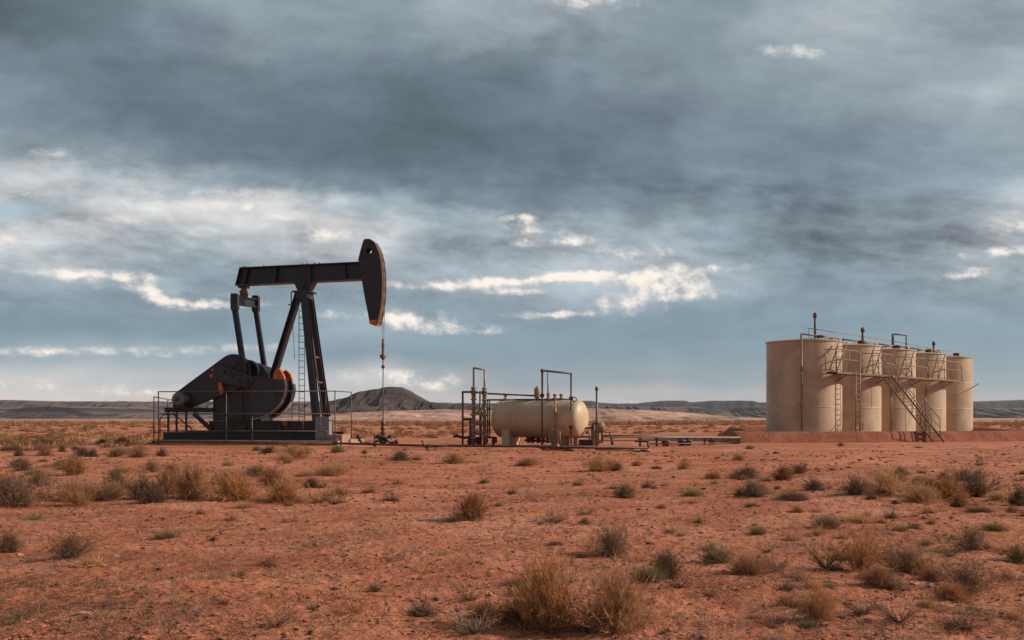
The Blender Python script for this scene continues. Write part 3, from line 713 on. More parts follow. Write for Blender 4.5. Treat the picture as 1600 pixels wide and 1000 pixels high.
def samson_post():
    legs = [((474.5, 452, -.38), (496, 672, -1.2), .34, .34), ((483, 456, .42), (514, 672, 1.2), .32, .32)]
    for (a, b, w, h) in legs:
        A, B = Vector(P_(*a)), Vector(P_(*b))
        MB().ibeam(A, B, w, h, (1, 0, 0), .07, .05).build('post_leg', M_BLACK, PJ)
    A, B = Vector(P_(467.5, 457, -.1)), Vector(P_(407, 652, -.1))
    MB().ibeam(A, B, .42, .30, (0, 1, 0), .06, .05).build('rear_leg', M_BLACK, PJ)
    A, B = Vector(P_(478, 460, .05)), Vector(P_(505, 655, .15))
    MB().cyl(A, B, .045, n=8).build('tension_rod', M_EDGE, PJ)
    for y, a in ((557, .0), (596, .0)):
        t = (y-455)/217
        pa = Vector(P_(476+t*20, y, -.40-.8*t)); pb = Vector(P_(485+t*30, y+2, .45+.75*t)); e = (pb-pa).normalized()
        MB().bar(pa-e*.12, pb+e*.45, .10, .09, (1, 0, 0)).build('cross_brace', M_RAIL, PJ)
    # saddle bearing and its plates
    m = MB(); c = P_(475, 452, 0)
    m.prism([(P_(459, 440.5, -.3)[0], -.34, P_(459, 440.5, -.3)[2]), (P_(490, 439, -.3)[0], -.34, P_(490, 439, -.3)[2]), (P_(483, 452, -.3)[0], -.34, P_(483, 452, -.3)[2]), (P_(465, 454, -.3)[0], -.34, P_(465, 454, -.3)[2])], (0, .68, 0))
    m.cyl((c[0], -.46, P_(474, 446, 0)[2]), (c[0], .46, P_(474, 446, 0)[2]), .19, n=18)
    m.build('saddle_bearing', M_BLACK, PJ)
    m = MB(); z = P_(475, 457, 0)[2]; m.box((c[0]+.03, 0, z), (.95, 1.15, .09)); m.box((c[0]+.03, 0, z-.2), (.60, 1.0, .30)); m.build('post_cap', M_BLACK, PJ)
    m = MB()
    for px in (461, 466, 484, 489):
        for y in (-.26, .26):
            q = P_(px, 441, y); m.cyl((q[0], y, q[2]-.12), (q[0], y, q[2]+.14), .035, n=6)
    m.build('saddle_bolt', M_EDGE, PJ)['kind'] = 'stuff'
    # ladder behind the near leg
    lad = MB(); xs = (FR.X(467.2, .35), FR.X(476.0, .35)); z0 = PAD+.95; z1 = P_(470, 482, .35)[2]
    for x in xs: lad.cyl((x, .35, z0), (x, .35, z1), .022, n=6)
    L = lad.build('ladder', M_RAIL, PJ); k = 0; z = z0 + .25
    rm = MB().cyl((xs[0], 0, 0), (xs[1], 0, 0), .016, n=6).mesh('rung', M_RAIL)
    while z < z1:
        o = bpy.data.objects.new('rung', rm); COL.objects.link(o); o.parent = L; o.location = (0, .35, z); z += .33
    # brake cable and a small service bracket at the top
    MB().path([P_(455.5, 456, -.2), P_(455.5, 478, -.2), P_(458, 520, -.2), P_(460.5, 561, -.2)], .016, 6).build('control_cable', M_CABLE, PJ)
    m = MB(); m.path([P_(455, 456, -.3), P_(455, 480, -.3)], .03, 6); m.bar(P_(450, 476, -.3), P_(462, 476, -.3), .05, .05); m.build('top_bracket', M_BLACK, PJ)
samson_post()

def beam():
    TL, BL, TR, BR = P_(374, 417.5, -.28), P_(367, 446, -.28), P_(564, 408.5, -.28), P_(569.5, 436.5, -.28)
    y0, y1 = -.28, .28
    def pt(t, s): # t along 0..1, s 0 bottom 1 top
        lo = Vector(BL).lerp(Vector(BR), t); hi = Vector(TL).lerp(Vector(TR), t); return lo.lerp(hi, s)
    b = MB()
    web = [pt(0, 0), pt(1, 0), pt(1, 1), pt(0, 1)]; b.prism([(p.x, -.03, p.z) for p in web], (0, .06, 0))
    bo = b.build('walking_beam', M_BLACK, PJ)
    for s, nm in ((1, 'top_flange'), (0, 'bottom_flange')):
        a, c = pt(0, s), pt(1, s); dz = -.025 if s else .025
        MB().bar((a.x, 0, a.z+dz), (c.x, 0, c.z+dz), .56, .055).build('flange', M_BLACK, bo)
    for t in (.001, .07, .31, .585, .86):
        lo, hi = pt(t, .05), pt(t, .95)
        MB().bar((lo.x, 0, lo.z), (hi.x, 0, hi.z), .52, .03).build('stiffener', M_BLACK, bo)
    a, c = pt(.02, 1), pt(.97, 1)
    m = MB(); m.bar((a.x, -.285, a.z-.02), (c.x, -.285, c.z-.02), .012, .035); m.bar((pt(.0, 0).x, -.285, pt(0, 0).z+.02), (pt(.98, 0).x, -.285, pt(.98, 0).z+.02), .012, .035)
    m.build('worn_flange_edge', M_EDGE, bo)
    m = MB()
    for t in (.03, .05, .20, .52, .56, .62, .66): q = pt(t, 1); m.cyl((q.x, -.2, q.z), (q.x, -.2, q.z+.07), .035, n=6)
    m.build('flange_bolt', M_EDGE, bo)['kind'] = 'stuff'
    # head
    OUT = [(572.5, 374.5), (576, 373), (582.5, 373.2), (587.5, 376.5), (592.5, 384), (596.5, 394), (599.5, 407), (601.2, 422), (602, 438), (601.8, 455), (600.6, 472), (598.3, 488), (595, 503), (592.5, 508), (585, 506.8), (582, 504.5), (579.5, 491), (574, 463), (569.5, 436.5), (566.5, 415), (564, 406), (567.5, 391)]
    yl = -.36
    hp = [P_(x-4.5, y, yl) for x, y in OUT]
    c = P_(581-4.5, 392, yl); r = .15; n = 16
    hole = [(c[0]+r*math.cos(2*math.pi*i/n), c[2]+r*math.sin(2*math.pi*i/n)) for i in range(n)]
    def plate(name, y0, y1, mt):
        import bmesh
        bm = bmesh.new()
        def loop(pts, y): return [bm.verts.new((p[0], y, p[-1])) for p in pts]
        A = loop(hp, y0); H = loop(hole, y0)
        ed = [bm.edges.new((A[i], A[(i+1) % len(A)])) for i in range(len(A))] + [bm.edges.new((H[i], H[(i+1) % n])) for i in range(n)]
        bmesh.ops.triangle_fill(bm, edges=ed, use_beauty=True)
        r_ = bmesh.ops.extrude_face_region(bm, geom=bm.faces[:])
        bmesh.ops.translate(bm, vec=(0, y1-y0, 0), verts=[v for v in r_['geom'] if isinstance(v, bmesh.types.BMVert)])
        bmesh.ops.recalc_face_normals(bm, faces=bm.faces[:])
        me = bpy.data.meshes.new(name); bm.to_mesh(me); bm.free(); me.materials.append(mt)
        o = bpy.data.objects.new(name, me); COL.objects.link(o); o.parent = PJ; return o
    M_HEAD = paint('scuffed_black', (0.020, 0.020, 0.022), rust=(0.13, 0.095, 0.075), rust_amt=0.30, rough=0.5, dust=0.04, scale=1.1)
    hd = plate('horse_head', -.36, -.32, M_HEAD)
    plate('horse_head_side', .32, .36, M_HEAD)
    # curved face the cables run over
    arc = hp[3:14]; m = MB()
    for a, b2 in zip(arc[:-1], arc[1:]):
        m._add([(a[0]-.05, -.32, a[2]), (b2[0]-.05, -.32, b2[2]), (b2[0]-.005, -.32, b2[2]), (a[0]-.005, -.32, a[2]),
                (a[0]-.05, .32, a[2]), (b2[0]-.05, .32, b2[2]), (b2[0]-.005, .32, b2[2]), (a[0]-.005, .32, a[2])],
               [(3,2,1,0),(4,5,6,7),(0,1,5,4),(1,2,6,5),(2,3,7,6),(3,0,4,7)])
    m.build('head_face_plate', M_EDGE, hd)
    m = MB()
    for a, b2 in zip(arc[:-1], arc[1:]): m.bar((a[0]-.012, -.375, a[2]), (b2[0]-.012, -.375, b2[2]), .03, .05); m.bar((a[0]-.012, .375, a[2]), (b2[0]-.012, .375, b2[2]), .03, .05)
    m.build('head_edge', M_EDGE, hd)['kind'] = 'stuff'
    m = MB()
    for a, b2 in ((hp[-1], hp[0]), (hp[-4], hp[-5]), (hp[0], hp[2])): m._add([(a[0], -.32, a[2]), (b2[0], -.32, b2[2]), (b2[0], .32, b2[2]), (a[0], .32, a[2])], [(0,1,2,3)])
    m.build('head_web', M_BLACK, hd)['kind'] = 'stuff'
    tip = [(581.2, 500.5), (595.5, 499), (592.6, 508.6), (585, 507.4), (581.6, 505)]
    m = MB(); m.prism([(P_(x-4.5, y, yl)[0], -.375, P_(x-4.5, y, yl)[2]) for x, y in tip], (0, .75, 0)); m.build('head_tip', M_ORANGE, hd, 'orange painted tip of the horse head')
    m = MB()
    for x, y in ((571, 407), (573, 432), (577, 410), (582, 424), (584, 488), (586, 482)): q = P_(x-4.5, y, yl); m.cyl((q[0], -.40, q[2]), (q[0], -.355, q[2]), .045, n=6)
    m.build('head_bolt', M_EDGE, hd)['kind'] = 'stuff'
    # bridle, carrier bar, polished rod
    xb = (P_(598.6, 500, 0))
    top = [(p[0]+.01, p[2]) for p in hp[5:14]]
    for y in (-.17, .17):
        pts = [(x+.02, y, z) for x, z in top[:6]] + [(xb[0], y, P_(598, 505, 0)[2]), (xb[0]+.0, y, P_(598, 556, 0)[2])]
        MB().path(pts, .018, 6).build('bridle_cable', M_CABLE, PJ)
    z = lambda py: P_(598, py, 0)[2]
    m = MB(); m.box((xb[0], 0, z(557)), (.20, .52, .14)); m.lathe([(.06, z(562)), (.12, z(560)), (.12, z(555)), (.08, z(553)), (.06, z(545)), (.08, z(543)), (.08, z(538)), (.04, z(530))], (xb[0], 0, 0), n=14); m.build('carrier_bar', M_RUSTO, PJ, 'rusty orange carrier bar on the bridle cables')
    m = MB(); m.cyl((xb[0], 0, z(690)), (xb[0], 0, z(553)), .028, n=8); m.build('polished_rod', M_CABLE, PJ)
    m = MB(); m.lathe([(.03, z(576)), (.09, z(574.5)), (.09, z(572)), (.03, z(570))], (xb[0], 0, 0), n=12); m.build('rod_clamp', M_DPIPE, PJ)
    return FR, xb
_, XB = beam()

def tail():
    # equalizer bearing under the tail, equalizer bar, pitmans
    a, b = P_(381, 448, 0), P_(381, 464, 0)
    m = MB(); m.box((a[0], 0, a[2]), (.45, .5, .16)); m.build('tail_bearing', M_BLACK, PJ)
    m = MB(); m.lathe([(.20, b[2]), (.24, b[2]+.1), (.17, b[2]+.2), (.20, b[2]+.3), (.14, b[2]+.42), (.20, b[2]+.5)], (a[0], 0, 0), n=16); m.cyl((a[0], -.35, b[2]+.22), (a[0], .35, b[2]+.22), .11, n=12); m.build('tail_bearing_pin', M_EDGE, PJ)
    A, B = P_(366, 469, -1.2), P_(400, 474, 1.25)
    MB().ibeam(A, B, .30, .48, (1, 0, 0), .08, .06).build('equalizer_bar', M_BLACK, PJ)
    for (x0, y0, x1, y1, yl, w, tx) in ((366.5, 462, 384.5, 598, -1.2, .27, 366), (399.5, 465, 415.5, 590, 1.25, .25, 400)):
        t, bt = Vector(P_(x0, y0+17, yl)), Vector(P_(x1, y1, yl)); d = (bt-t).normalized()
        pm = MB().ibeam(t, bt, .20, w, (0, 1, 0), .10, .05).build('pitman_arm', M_BLACK, PJ)
        c = Vector(P_(x0, y0, yl)); e = t + d*.10
        m = MB(); ww = .21
        m.prism([(c.x-ww*.8, yl-.14, c.z+.05), (c.x-ww*.6, yl-.14, c.z+.11), (c.x+ww*.6, yl-.14, c.z+.11), (c.x+ww, yl-.14, c.z), (e.x+ww*.9, yl-.14, e.z), (e.x+ww*.6, yl-.14, e.z-.12), (e.x-ww*.6, yl-.14, e.z-.12), (e.x-ww*.9, yl-.14, e.z)], (0, .28, 0))
        m.build('pitman_head', M_BLACK, pm)
        m = MB(); m.cyl((bt.x, yl-.22, bt.z), (bt.x, yl+.2, bt.z), .21, n=18); m.cyl((bt.x, yl-.27, bt.z), (bt.x, yl-.2, bt.z), .11, n=12); m.build('wrist_pin', M_BLACK, pm)
tail()

# loose things round the unit
def near_unit():
    def local(o): o.location = (FR.ox, FR.oy, 0); o.rotation_euler = (0, 0, TH); return o
    a = P_(493, 651, -1.55); b = P_(514.5, 672, -1.55)
    m = MB(); m.box2((a[0], -1.6, PAD), (b[0], -1.1, a[2])); c = local(m.build('control_cabinet', M_GREY)); tag(c, 'plain grey steel control box by the foot of the pump jack post', 'cabinet')
    m = MB(); m.box2((a[0]+.05, -1.615, PAD+.1), (b[0]-.05, -1.602, a[2]-.06)); m.build('door', M_GREY, c)
    m = MB(); m.box2((b[0]-.14, -1.64, (PAD+a[2])/2-.05), (b[0]-.10, -1.616, (PAD+a[2])/2+.05)); m.build('handle', M_DPIPE, c)
    m = MB(); x0, x1 = FR.X(511, -1.9), FR.X(535, -1.9); m.box2((x0, -1.95, -.1), (x1, -.6, .54)); c = local(m.build('concrete_block', M_CONC)); tag(c, 'pale concrete block at the skid end below the grey control box', 'block')
near_unit()

def railing():
    rl = empty('guard_rail', 'thin rusty pipe guard rail round the pump jack pad', 'railing', (FR.ox, FR.oy, 0), TH)
    yf = -2.45; r = .026
    post = lambda px, y, top, z0=-.02: MB().cyl((FR.X(px, y), y, z0), (FR.X(px, y), y, P_(px, top, y)[2]), r*1.15, n=8).build('post', M_RAIL, rl)
    for px, t in ((247.5, 611.5), (353.5, 612), (394, 646.5), (523.5, 612)): post(px, yf, t)
    zt, zm, zl = P_(400, 611.5, yf)[2], P_(400, 646.5, yf)[2], P_(400, 673.5, yf)[2]
    xa, xb = FR.X(247.5, yf), FR.X(523.5, yf); yb = .1; xc = FR.X(549, yb)
    for z in (zt, zm, zl):
        e = xb if z != zl else FR.X(512, yf)
        MB().cyl((xa, yf, z), (e, yf, z), r, n=8).build('rail', M_RAIL, rl)
    m = MB(); m.path([(xb, yf, zt), (xc, yb, zt), (xc, yb, .35), ], r); m.build('end_rail', M_RAIL, rl)
    MB().cyl((xb, yf, zm), (xc, yb, zm), r, n=8).build('rail', M_RAIL, rl)
    MB().cyl((xb, yf, .30), (xc, yb, .30), r, n=8).build('rail', M_RAIL, rl)
    # small gate loop at the near end
    MB().path([P_(240.5, 683, -1.2), P_(240.5, 620, -1.2), P_(262, 624, -.2), P_(262.5, 648, -.2)], r).build('gate_loop', M_RAIL, rl)
    MB().path([P_(240.5, 676, -1.2), P_(249, 676, -1.2)], r).build('rail', M_RAIL, rl)
    MB().path([P_(500.5, 654, yf), P_(500, 674, yf), P_(502, 683, yf), P_(506, 685, yf), P_(524, 685, yf)], r).build('curved_rail', M_RAIL, rl)
    for px, y0, y1 in ((456, 612, 655), (473, 652, 672), (520, 650, 684), (509, 612, 650)):
        MB().cyl(P_(px, y0+2, -1.9), P_(px, y1, -1.9), r*.8, n=6).build('post', M_RAIL, rl)
    # back rail, seen past the machine
    zt2 = zt; yb2 = 2.3
    MB().cyl((FR.X(262, yb2), yb2, zt2-.35), (FR.X(330, yb2), yb2, zt2-.35), r, n=8).build('rail', M_RAIL, rl)
railing()

def wellhead():
    X, Y = Vector((FR.ox, FR.oy, 0)) + Matrix.Rotation(TH, 3, 'Z') @ Vector((XB[0], 0, 0)), 0
    x, y = X.x, X.y; z = lambda py: EYE + (HOR-py)*y/FPX
    w = empty('wellhead', 'dark rusty wellhead valve stack under the polished rod', 'wellhead', (x, y, 0))
    m = MB(); m.lathe([(.05, z(656)), (.07, z(659)), (.12, z(661)), (.12, z(664)), (.08, z(666)), (.14, z(668)), (.14, z(671)), (.09, z(673)), (.13, z(675)), (.13, z(678)), (.08, z(679))], n=14); m.build('stuffing_box', M_DPIPE, w)
    m = MB(); m.lathe([(.10, z(680)), (.26, z(681.5)), (.26, z(684)), (.14, z(685)), (.14, z(688)), (.24, z(689)), (.24, z(691)), (.17, z(692)), (.22, z(700))], n=16); m.cyl((-.38, 0, z(682.5)), (.38, 0, z(682.5)), .09, n=10); m.build('casing_head', M_DPIPE, w)
    for s in (-1, 1):
        m = MB(); m.lathe([(.02, 0), (.16, 0), (.16, .04), (.13, .04), (.13, .01), (.02, .01)], (s*.42, 0, z(682.5)), (s, 0, 0), 14); m.build('hand_wheel', M_DPIPE, w)
    m = MB(); m.path([(0, -.1, .30), (-.45, -.3, .12), (-.95, -.5, .05), (-1.2, -.5, .28)], .07); m.path([(-1.2, -.5, .28), (-1.2, -.5, .5)], .05); m.ball((-1.2, -.5, .42), .14); m.build('side_outlet', M_DPIPE, w)
    m = MB(); m.path([(.1, -.1, .3), (.4, -.3, .1), (.8, -.35, .12)], .06); m.ball((.75, -.35, .15), .12); m.build('side_outlet', M_DPIPE, w)
wellhead()
# ================================================================== THE SEPARATOR, ITS PIPES AND THE FLOWLINES
mound('earth_pad', 'low pad of packed red earth under the cream vessel', -3.5, 6.1, 43.0, 49.8, 0.12, 61)
SA = R(-26); SF = Frame(1.15, 46.8, SA)
def separator():
    c = SF.P(839, 654.5, 0); zc = c[2]; r = .875; L = 3.92
    x0, x1 = SF.X(843, 0)-L/2, SF.X(843, 0)+L/2
    s = empty('separator_vessel', 'horizontal cream pressure vessel with domed ends on short tan legs', 'vessel', (SF.ox, SF.oy, 0), SA)
    hd = [(r*math.cos(t), r*.44*math.sin(t)) for t in [i*math.pi/2/10 for i in range(11)]]
    prof = [(q, -h) for q, h in hd[::-1]] + [(q, L+h) for q, h in hd]
    sh = MB().lathe(prof, (x0, 0, zc), (1, 0, 0), 56).build('shell', M_VESSEL, s)
    for px in (0, .985, L-.97, L):
        m = MB(); m.lathe([(r-.01, px-.018), (r+.009, px-.012), (r+.009, px+.012), (r-.01, px+.018)], (x0, 0, zc), (1, 0, 0), 56); m.build('weld_seam', M_VESSEL, sh)
    for t in (.62, L-.72):                                             # saddles
        m = MB(); x = x0+t
        pts = [(-r*.45, .12), (r*.45, .12), (r*.55, zc-.50), (r*.5, zc-.72), (0, zc-r+.01), (-r*.5, zc-.72), (-r*.55, zc-.50)]
        m.prism([(x-.11, y, z) for y, z in pts], (.22, 0, 0)); m.build('saddle', M_VESSEL, s)
    for px, y, w, t_ in ((791, -.75, .36, 671), (868, -.80, .34, 668)):
        a = SF.P(px, t_, y); MB().box2((a[0]-w/2, y-.12, .1), (a[0]+w/2, y+.12, a[2])).build('leg', M_TANK, s)
    # small pot on top, nozzles and a manway flange
    top = zc + r
    x = SF.X(839.5, 0)
    m = MB(); m.lathe([(.09, top-.03), (.09, top+.10), (.14, top+.12), (.15, top+.16), (.15, top+.50), (.12, top+.58), (.05, top+.62), (.03, top+.68), (.0, top+.68)], (x, 0, 0), n=18); m.build('scrubber_pot', M_BRASS, s)
    for px in (790, 867, 877, 857):
        x = SF.X(px, -.05); m = MB(); m.lathe([(.06, top-.04), (.06, top+.06), (.12, top+.06), (.12, top+.11), (.05, top+.11), (.07, top+.2), (.11, top+.22), (.11, top+.25), (.04, top+.3)], (x, -.05, 0), n=12); m.build('nozzle', M_BRASS, s)
    x = x0+.9; m = MB(); m.lathe([(.02, 0), (.17, 0), (.17, .05), (.11, .05), (.11, .10)], (x0-.50, 0, zc-.08), (1, 0, 0), 16); m.build('end_flange', M_BRASS, s)
    x = SF.X(868, -.9); m = MB()
    m.path([(x, -.93, top+.05), (x, -.93, .45)], .035); m.cyl((x, -.93, top-.72), (x, -.93, top-.35), .06, n=8); m.build('sight_glass', M_BRASS, s)
    q = SF.P(863, 682, -1.0); MB().box((q[0], -1.0, q[2]), (.30, .22, .55)).build('instrument_box', M_TSTEEL, s)
    return zc, r
ZC, VR = separator()

def thing_at(name, label, cat, px, Y, group=None):
    x = (px-800)/FPX*Y; e = empty(name, label, cat, (x, Y, 0), 0, group)
    return e, (lambda a, b, d=0.0: ((a-800)*(Y+d)/FPX - x, d, EYE + (HOR-b)*(Y+d)/FPX))
def valve(L, px, py, s=1.0, d=0.0, wheel=True, par=None, mt=None):
    """A flanged gate valve body standing on a vertical pipe."""
    x, y, z = L(px, py, d); m = MB(); k = s
    m.lathe([(.05*k, -.20*k), (.13*k, -.20*k), (.13*k, -.16*k), (.07*k, -.15*k), (.11*k, -.05*k), (.11*k, .05*k), (.07*k, .15*k), (.13*k, .16*k), (.13*k, .20*k), (.05*k, .20*k)], (x, y, z), n=12)
    if wheel: m.cyl((x, y, z), (x, y-.28*k, z), .035*k, n=8)
    v = m.build('valve', mt or M_BRASS, par)
    if wheel:
        m = MB(); m.lathe([(.10*k, 0), (.12*k, -.012), (.12*k, .012), (.10*k, 0)], (x, y-.26*k, z), (0, 1, 0), 14)
        m.bar((x-.11*k, y-.26*k, z), (x+.11*k, y-.26*k, z), .02, .02); m.bar((x, y-.26*k, z-.11*k), (x, y-.26*k, z+.11*k), .02, .02); m.build('hand_wheel', M_DPIPE, v)
    return v
def manifold():
    e, L = thing_at('pipe_manifold', 'tall rusty tan pipe manifold of two valved risers beside the cream vessel', 'pipework', 748, 47.2)
    Zg = lambda px, d=0: (L(px, 0, d)[0], d, .05)
    def pipe(pts, r, mt=M_BRASS, nm='pipe'): return MB().path(pts, r).build(nm, mt, e)
    for px, r in ((740, .085), (757, .085)):
        pipe([L(px, 612), Zg(px)], r, nm='riser')
        for y0, w in ((606, .13), (611, .17), (616, .12), (624, .15), (630, .11), (648, .19), (659, .14), (664, .16), (674, .12), (684, .15)):
            x, _, z = L(px, y0 + (1 if px == 757 else 0)); m = MB(); m.lathe([(.05, -.05), (w, -.035), (w, .035), (.05, .05)], (x, 0, z), n=12); m.build('flange', M_BRASS, e)
    pipe([L(740, 612), L(740, 575), L(757, 577.5), L(757, 612)], .045, nm='top_loop')
    for px, py, s in ((740, 613.5, 1.0), (757, 615, .95), (740, 640, .9), (757, 636, .8), (757, 652, .8), (740, 654, .8), (757, 664, .8), (740, 678, .9), (757, 680, .9)):
        valve(L, px, py, s, par=e)
    for px, py in ((748, 645), (748, 660), (747, 676)):
        a, b = L(742, py), L(755, py); pipe([a, b], .05)
        x, _, z = L(px, py); m = MB(); m.lathe([(.05, -.12), (.11, -.10), (.11, .10), (.05, .12)], (x, 0, z), (1, 0, 0), 10); m.build('coupling', M_BRASS, e)
    pipe([L(723, 694), L(723, 612.5), L(738, 612.5)], .05, M_PIPE, 'side_frame')
    pipe([L(743, 613), L(757, 614), L(762, 615)], .045)
    pipe([L(750, 694, .3), L(750, 611, .3)], .04, M_DPIPE)
    pipe([L(735, 694, .2), L(735, 655, .2), L(724, 655, .2)], .06, M_DPIPE)
    pipe([L(762, 683, .4), L(762, 625, .4), L(757, 625, .4)], .035, M_DPIPE)
    pipe([L(765, 683, .5), L(765, 626, .5)], .035, M_DPIPE)
    pipe([L(752, 694, .2), L(752, 640, .2)], .03, M_BRASS)
    pipe([L(757, 683, .3), L(775, 684, .3), L(775, 692, .3)], .05, M_DPIPE)
    pipe([L(708, 682, .6), L(714, 681, .6), L(724, 684, .6), L(736, 683, .6)], .07, M_DPIPE)
    for px, py in ((737, 686), (745, 688), (733, 690), (749, 689), (760, 688), (771, 690)):
        valve(L, px, py, .8, .2, True, e, M_DPIPE)
    # lines running over to the vessel
    pipe([L(762, 615), L(836, 618.3, -.3)], .042, M_PIPE, 'overhead_line')
    pipe([L(757, 625), L(810, 624.5, -.2), L(895, 624, -1.1)], .042, M_PIPE, 'overhead_line')
    return e
manifold()

def loops():
    e, L = thing_at('vent_loop', 'tall square pipe loop rising over the cream vessel', 'pipework', 869, 45.2)
    def pipe(pts, r, mt=M_PIPE, nm='pipe'): return MB().path(pts, r).build(nm, mt, e)
    pipe([L(847.2, 695), L(847.2, 579), L(892.5, 583.5), L(892.5, 695)], .046, nm='loop_pipe')
    x, y, z = L(847.5, 579.5); MB().ball((x, y, z), .095).build('elbow', M_DPIPE, e)
    pipe([L(856, 582, .3), L(856.5, 625, .3)], .035, M_BRASS, 'drop_pipe')
    valve(L, 857, 619, .7, .3, False, e)
    for px, py in ((847.2, 618), (892.5, 622), (892.5, 667)):
        x, y, z = L(px, py); m = MB(); m.lathe([(.05, -.08), (.10, -.06), (.10, .06), (.05, .08)], (x, y, z), n=10); m.build('coupling', M_DPIPE, e)
    x, y, z = L(897, 624); m = MB(); m.lathe([(.08, 0), (.12, -.03), (.12, .03), (.08, 0)], (x, y-.1, z), (0, 1, 0), 14); m.build('hand_wheel', M_DPIPE, e)
    p, L = thing_at('vent_pole', 'single thin rusty standpipe with a capped tip beside the vessel', 'standpipe', 932.3, 45.0)
    MB().path([L(932.3, 698), L(932.3, 607)], .045).build('pipe', M_PIPE, p)
    x, y, z = L(932.3, 607); m = MB(); m.lathe([(.06, -.1), (.075, -.08), (.075, .04), (.05, .08), (.0, .09)], (x, y, z), n=10); m.build('cap', M_DPIPE, p)
    x, y, z = L(932.3, 661); m = MB(); m.lathe([(.05, -.03), (.17, -.03), (.17, .03), (.05, .03)], (x, y, z), n=12); m.build('flange', M_DPIPE, p)
loops()

def valve_skid():
    e, L = thing_at('valve_skid', 'cluster of dark valves and small pipes on a steel skid beside the domed vessel end', 'valve skid', 915, 46.0)
    def pipe(pts, r, mt=M_PIPE, nm='pipe'): return MB().path(pts, r).build(nm, mt, e)
    pipe([L(888, 669, -.2), L(932, 669, -.2)], .045, M_DPIPE)
    for px in (896, 901, 909, 926): valve(L, px, 668, .75, -.2, True, e, M_DPIPE)
    pipe([L(905, 669), L(905, 676), L(901, 684)], .05, M_BRASS)
    pipe([L(921, 669), L(921, 692)], .035, M_BRASS)
    m = MB(); a, b = L(896, 690, 0), L(926, 682, 0); m.box2((a[0], -.4, b[2]-.05), (b[0], .8, b[2]+.02)); m.build('skid_top', M_PIPE, e)
    m = MB(); a, b = L(905, 695), L(925, 686); m.box2((a[0], -.1, .08), (b[0], .6, b[2]-.04)); m.build('equipment_box', M_BLACK, e)
    for px in (897, 900, 928): a = L(px, 683); MB().box2((a[0]-.05, -.3, .08), (a[0]+.05, -.2, a[2]-.02)).build('skid_leg', M_BRASS, e)
    m = MB(); a, b = L(925, 693), L(940, 672); m.box2((a[0], .2, .15), (b[0]-.1, .6, b[2])); m.build('equipment_housing', M_TSTEEL, e)
    m = MB(); x, y, z = L(937, 667, .3); m.lathe([(.02, 0), (.22, .0), (.27, .08), (.27, .35), (.2, .4), (.02, .4)], (x-.2, y, z), (1, 0, 0), 18); m.build('pump_casing', M_TSTEEL, e)
    pipe([L(925, 662, .3), L(936, 663, .3), L(941, 670, .3), L(941, 690, .3), L(933, 692, .3)], .05, M_DPIPE)
    pipe([L(932, 674, .2), L(952, 675, .2), L(956, 684, .2), L(958, 694, .2)], .04, M_PIPE)
    pipe([L(896, 676, .1), L(902, 673, .1), L(916, 673, .1), L(918, 678, .1)], .05, M_BRASS)
    # low dark clutter seen under the vessel
    pipe([L(820, 688, 1.2), L(860, 689, 1.0)], .06, M_DPIPE, 'low_pipe')
    pipe([L(822, 684, 1.6), L(858, 684, 1.6)], .05, M_DPIPE, 'low_pipe')
    for px in (826, 832, 841, 848, 856): valve(L, px, 687, .8, 1.1, True, e, M_DPIPE)
    pipe([L(874.5, 694, -.9), L(874.5, 668, -.9), L(879, 668, -.9)], .04, M_BRASS)
    valve(L, 865, 689, .8, -.8, True, e, M_BRASS)
valve_skid()

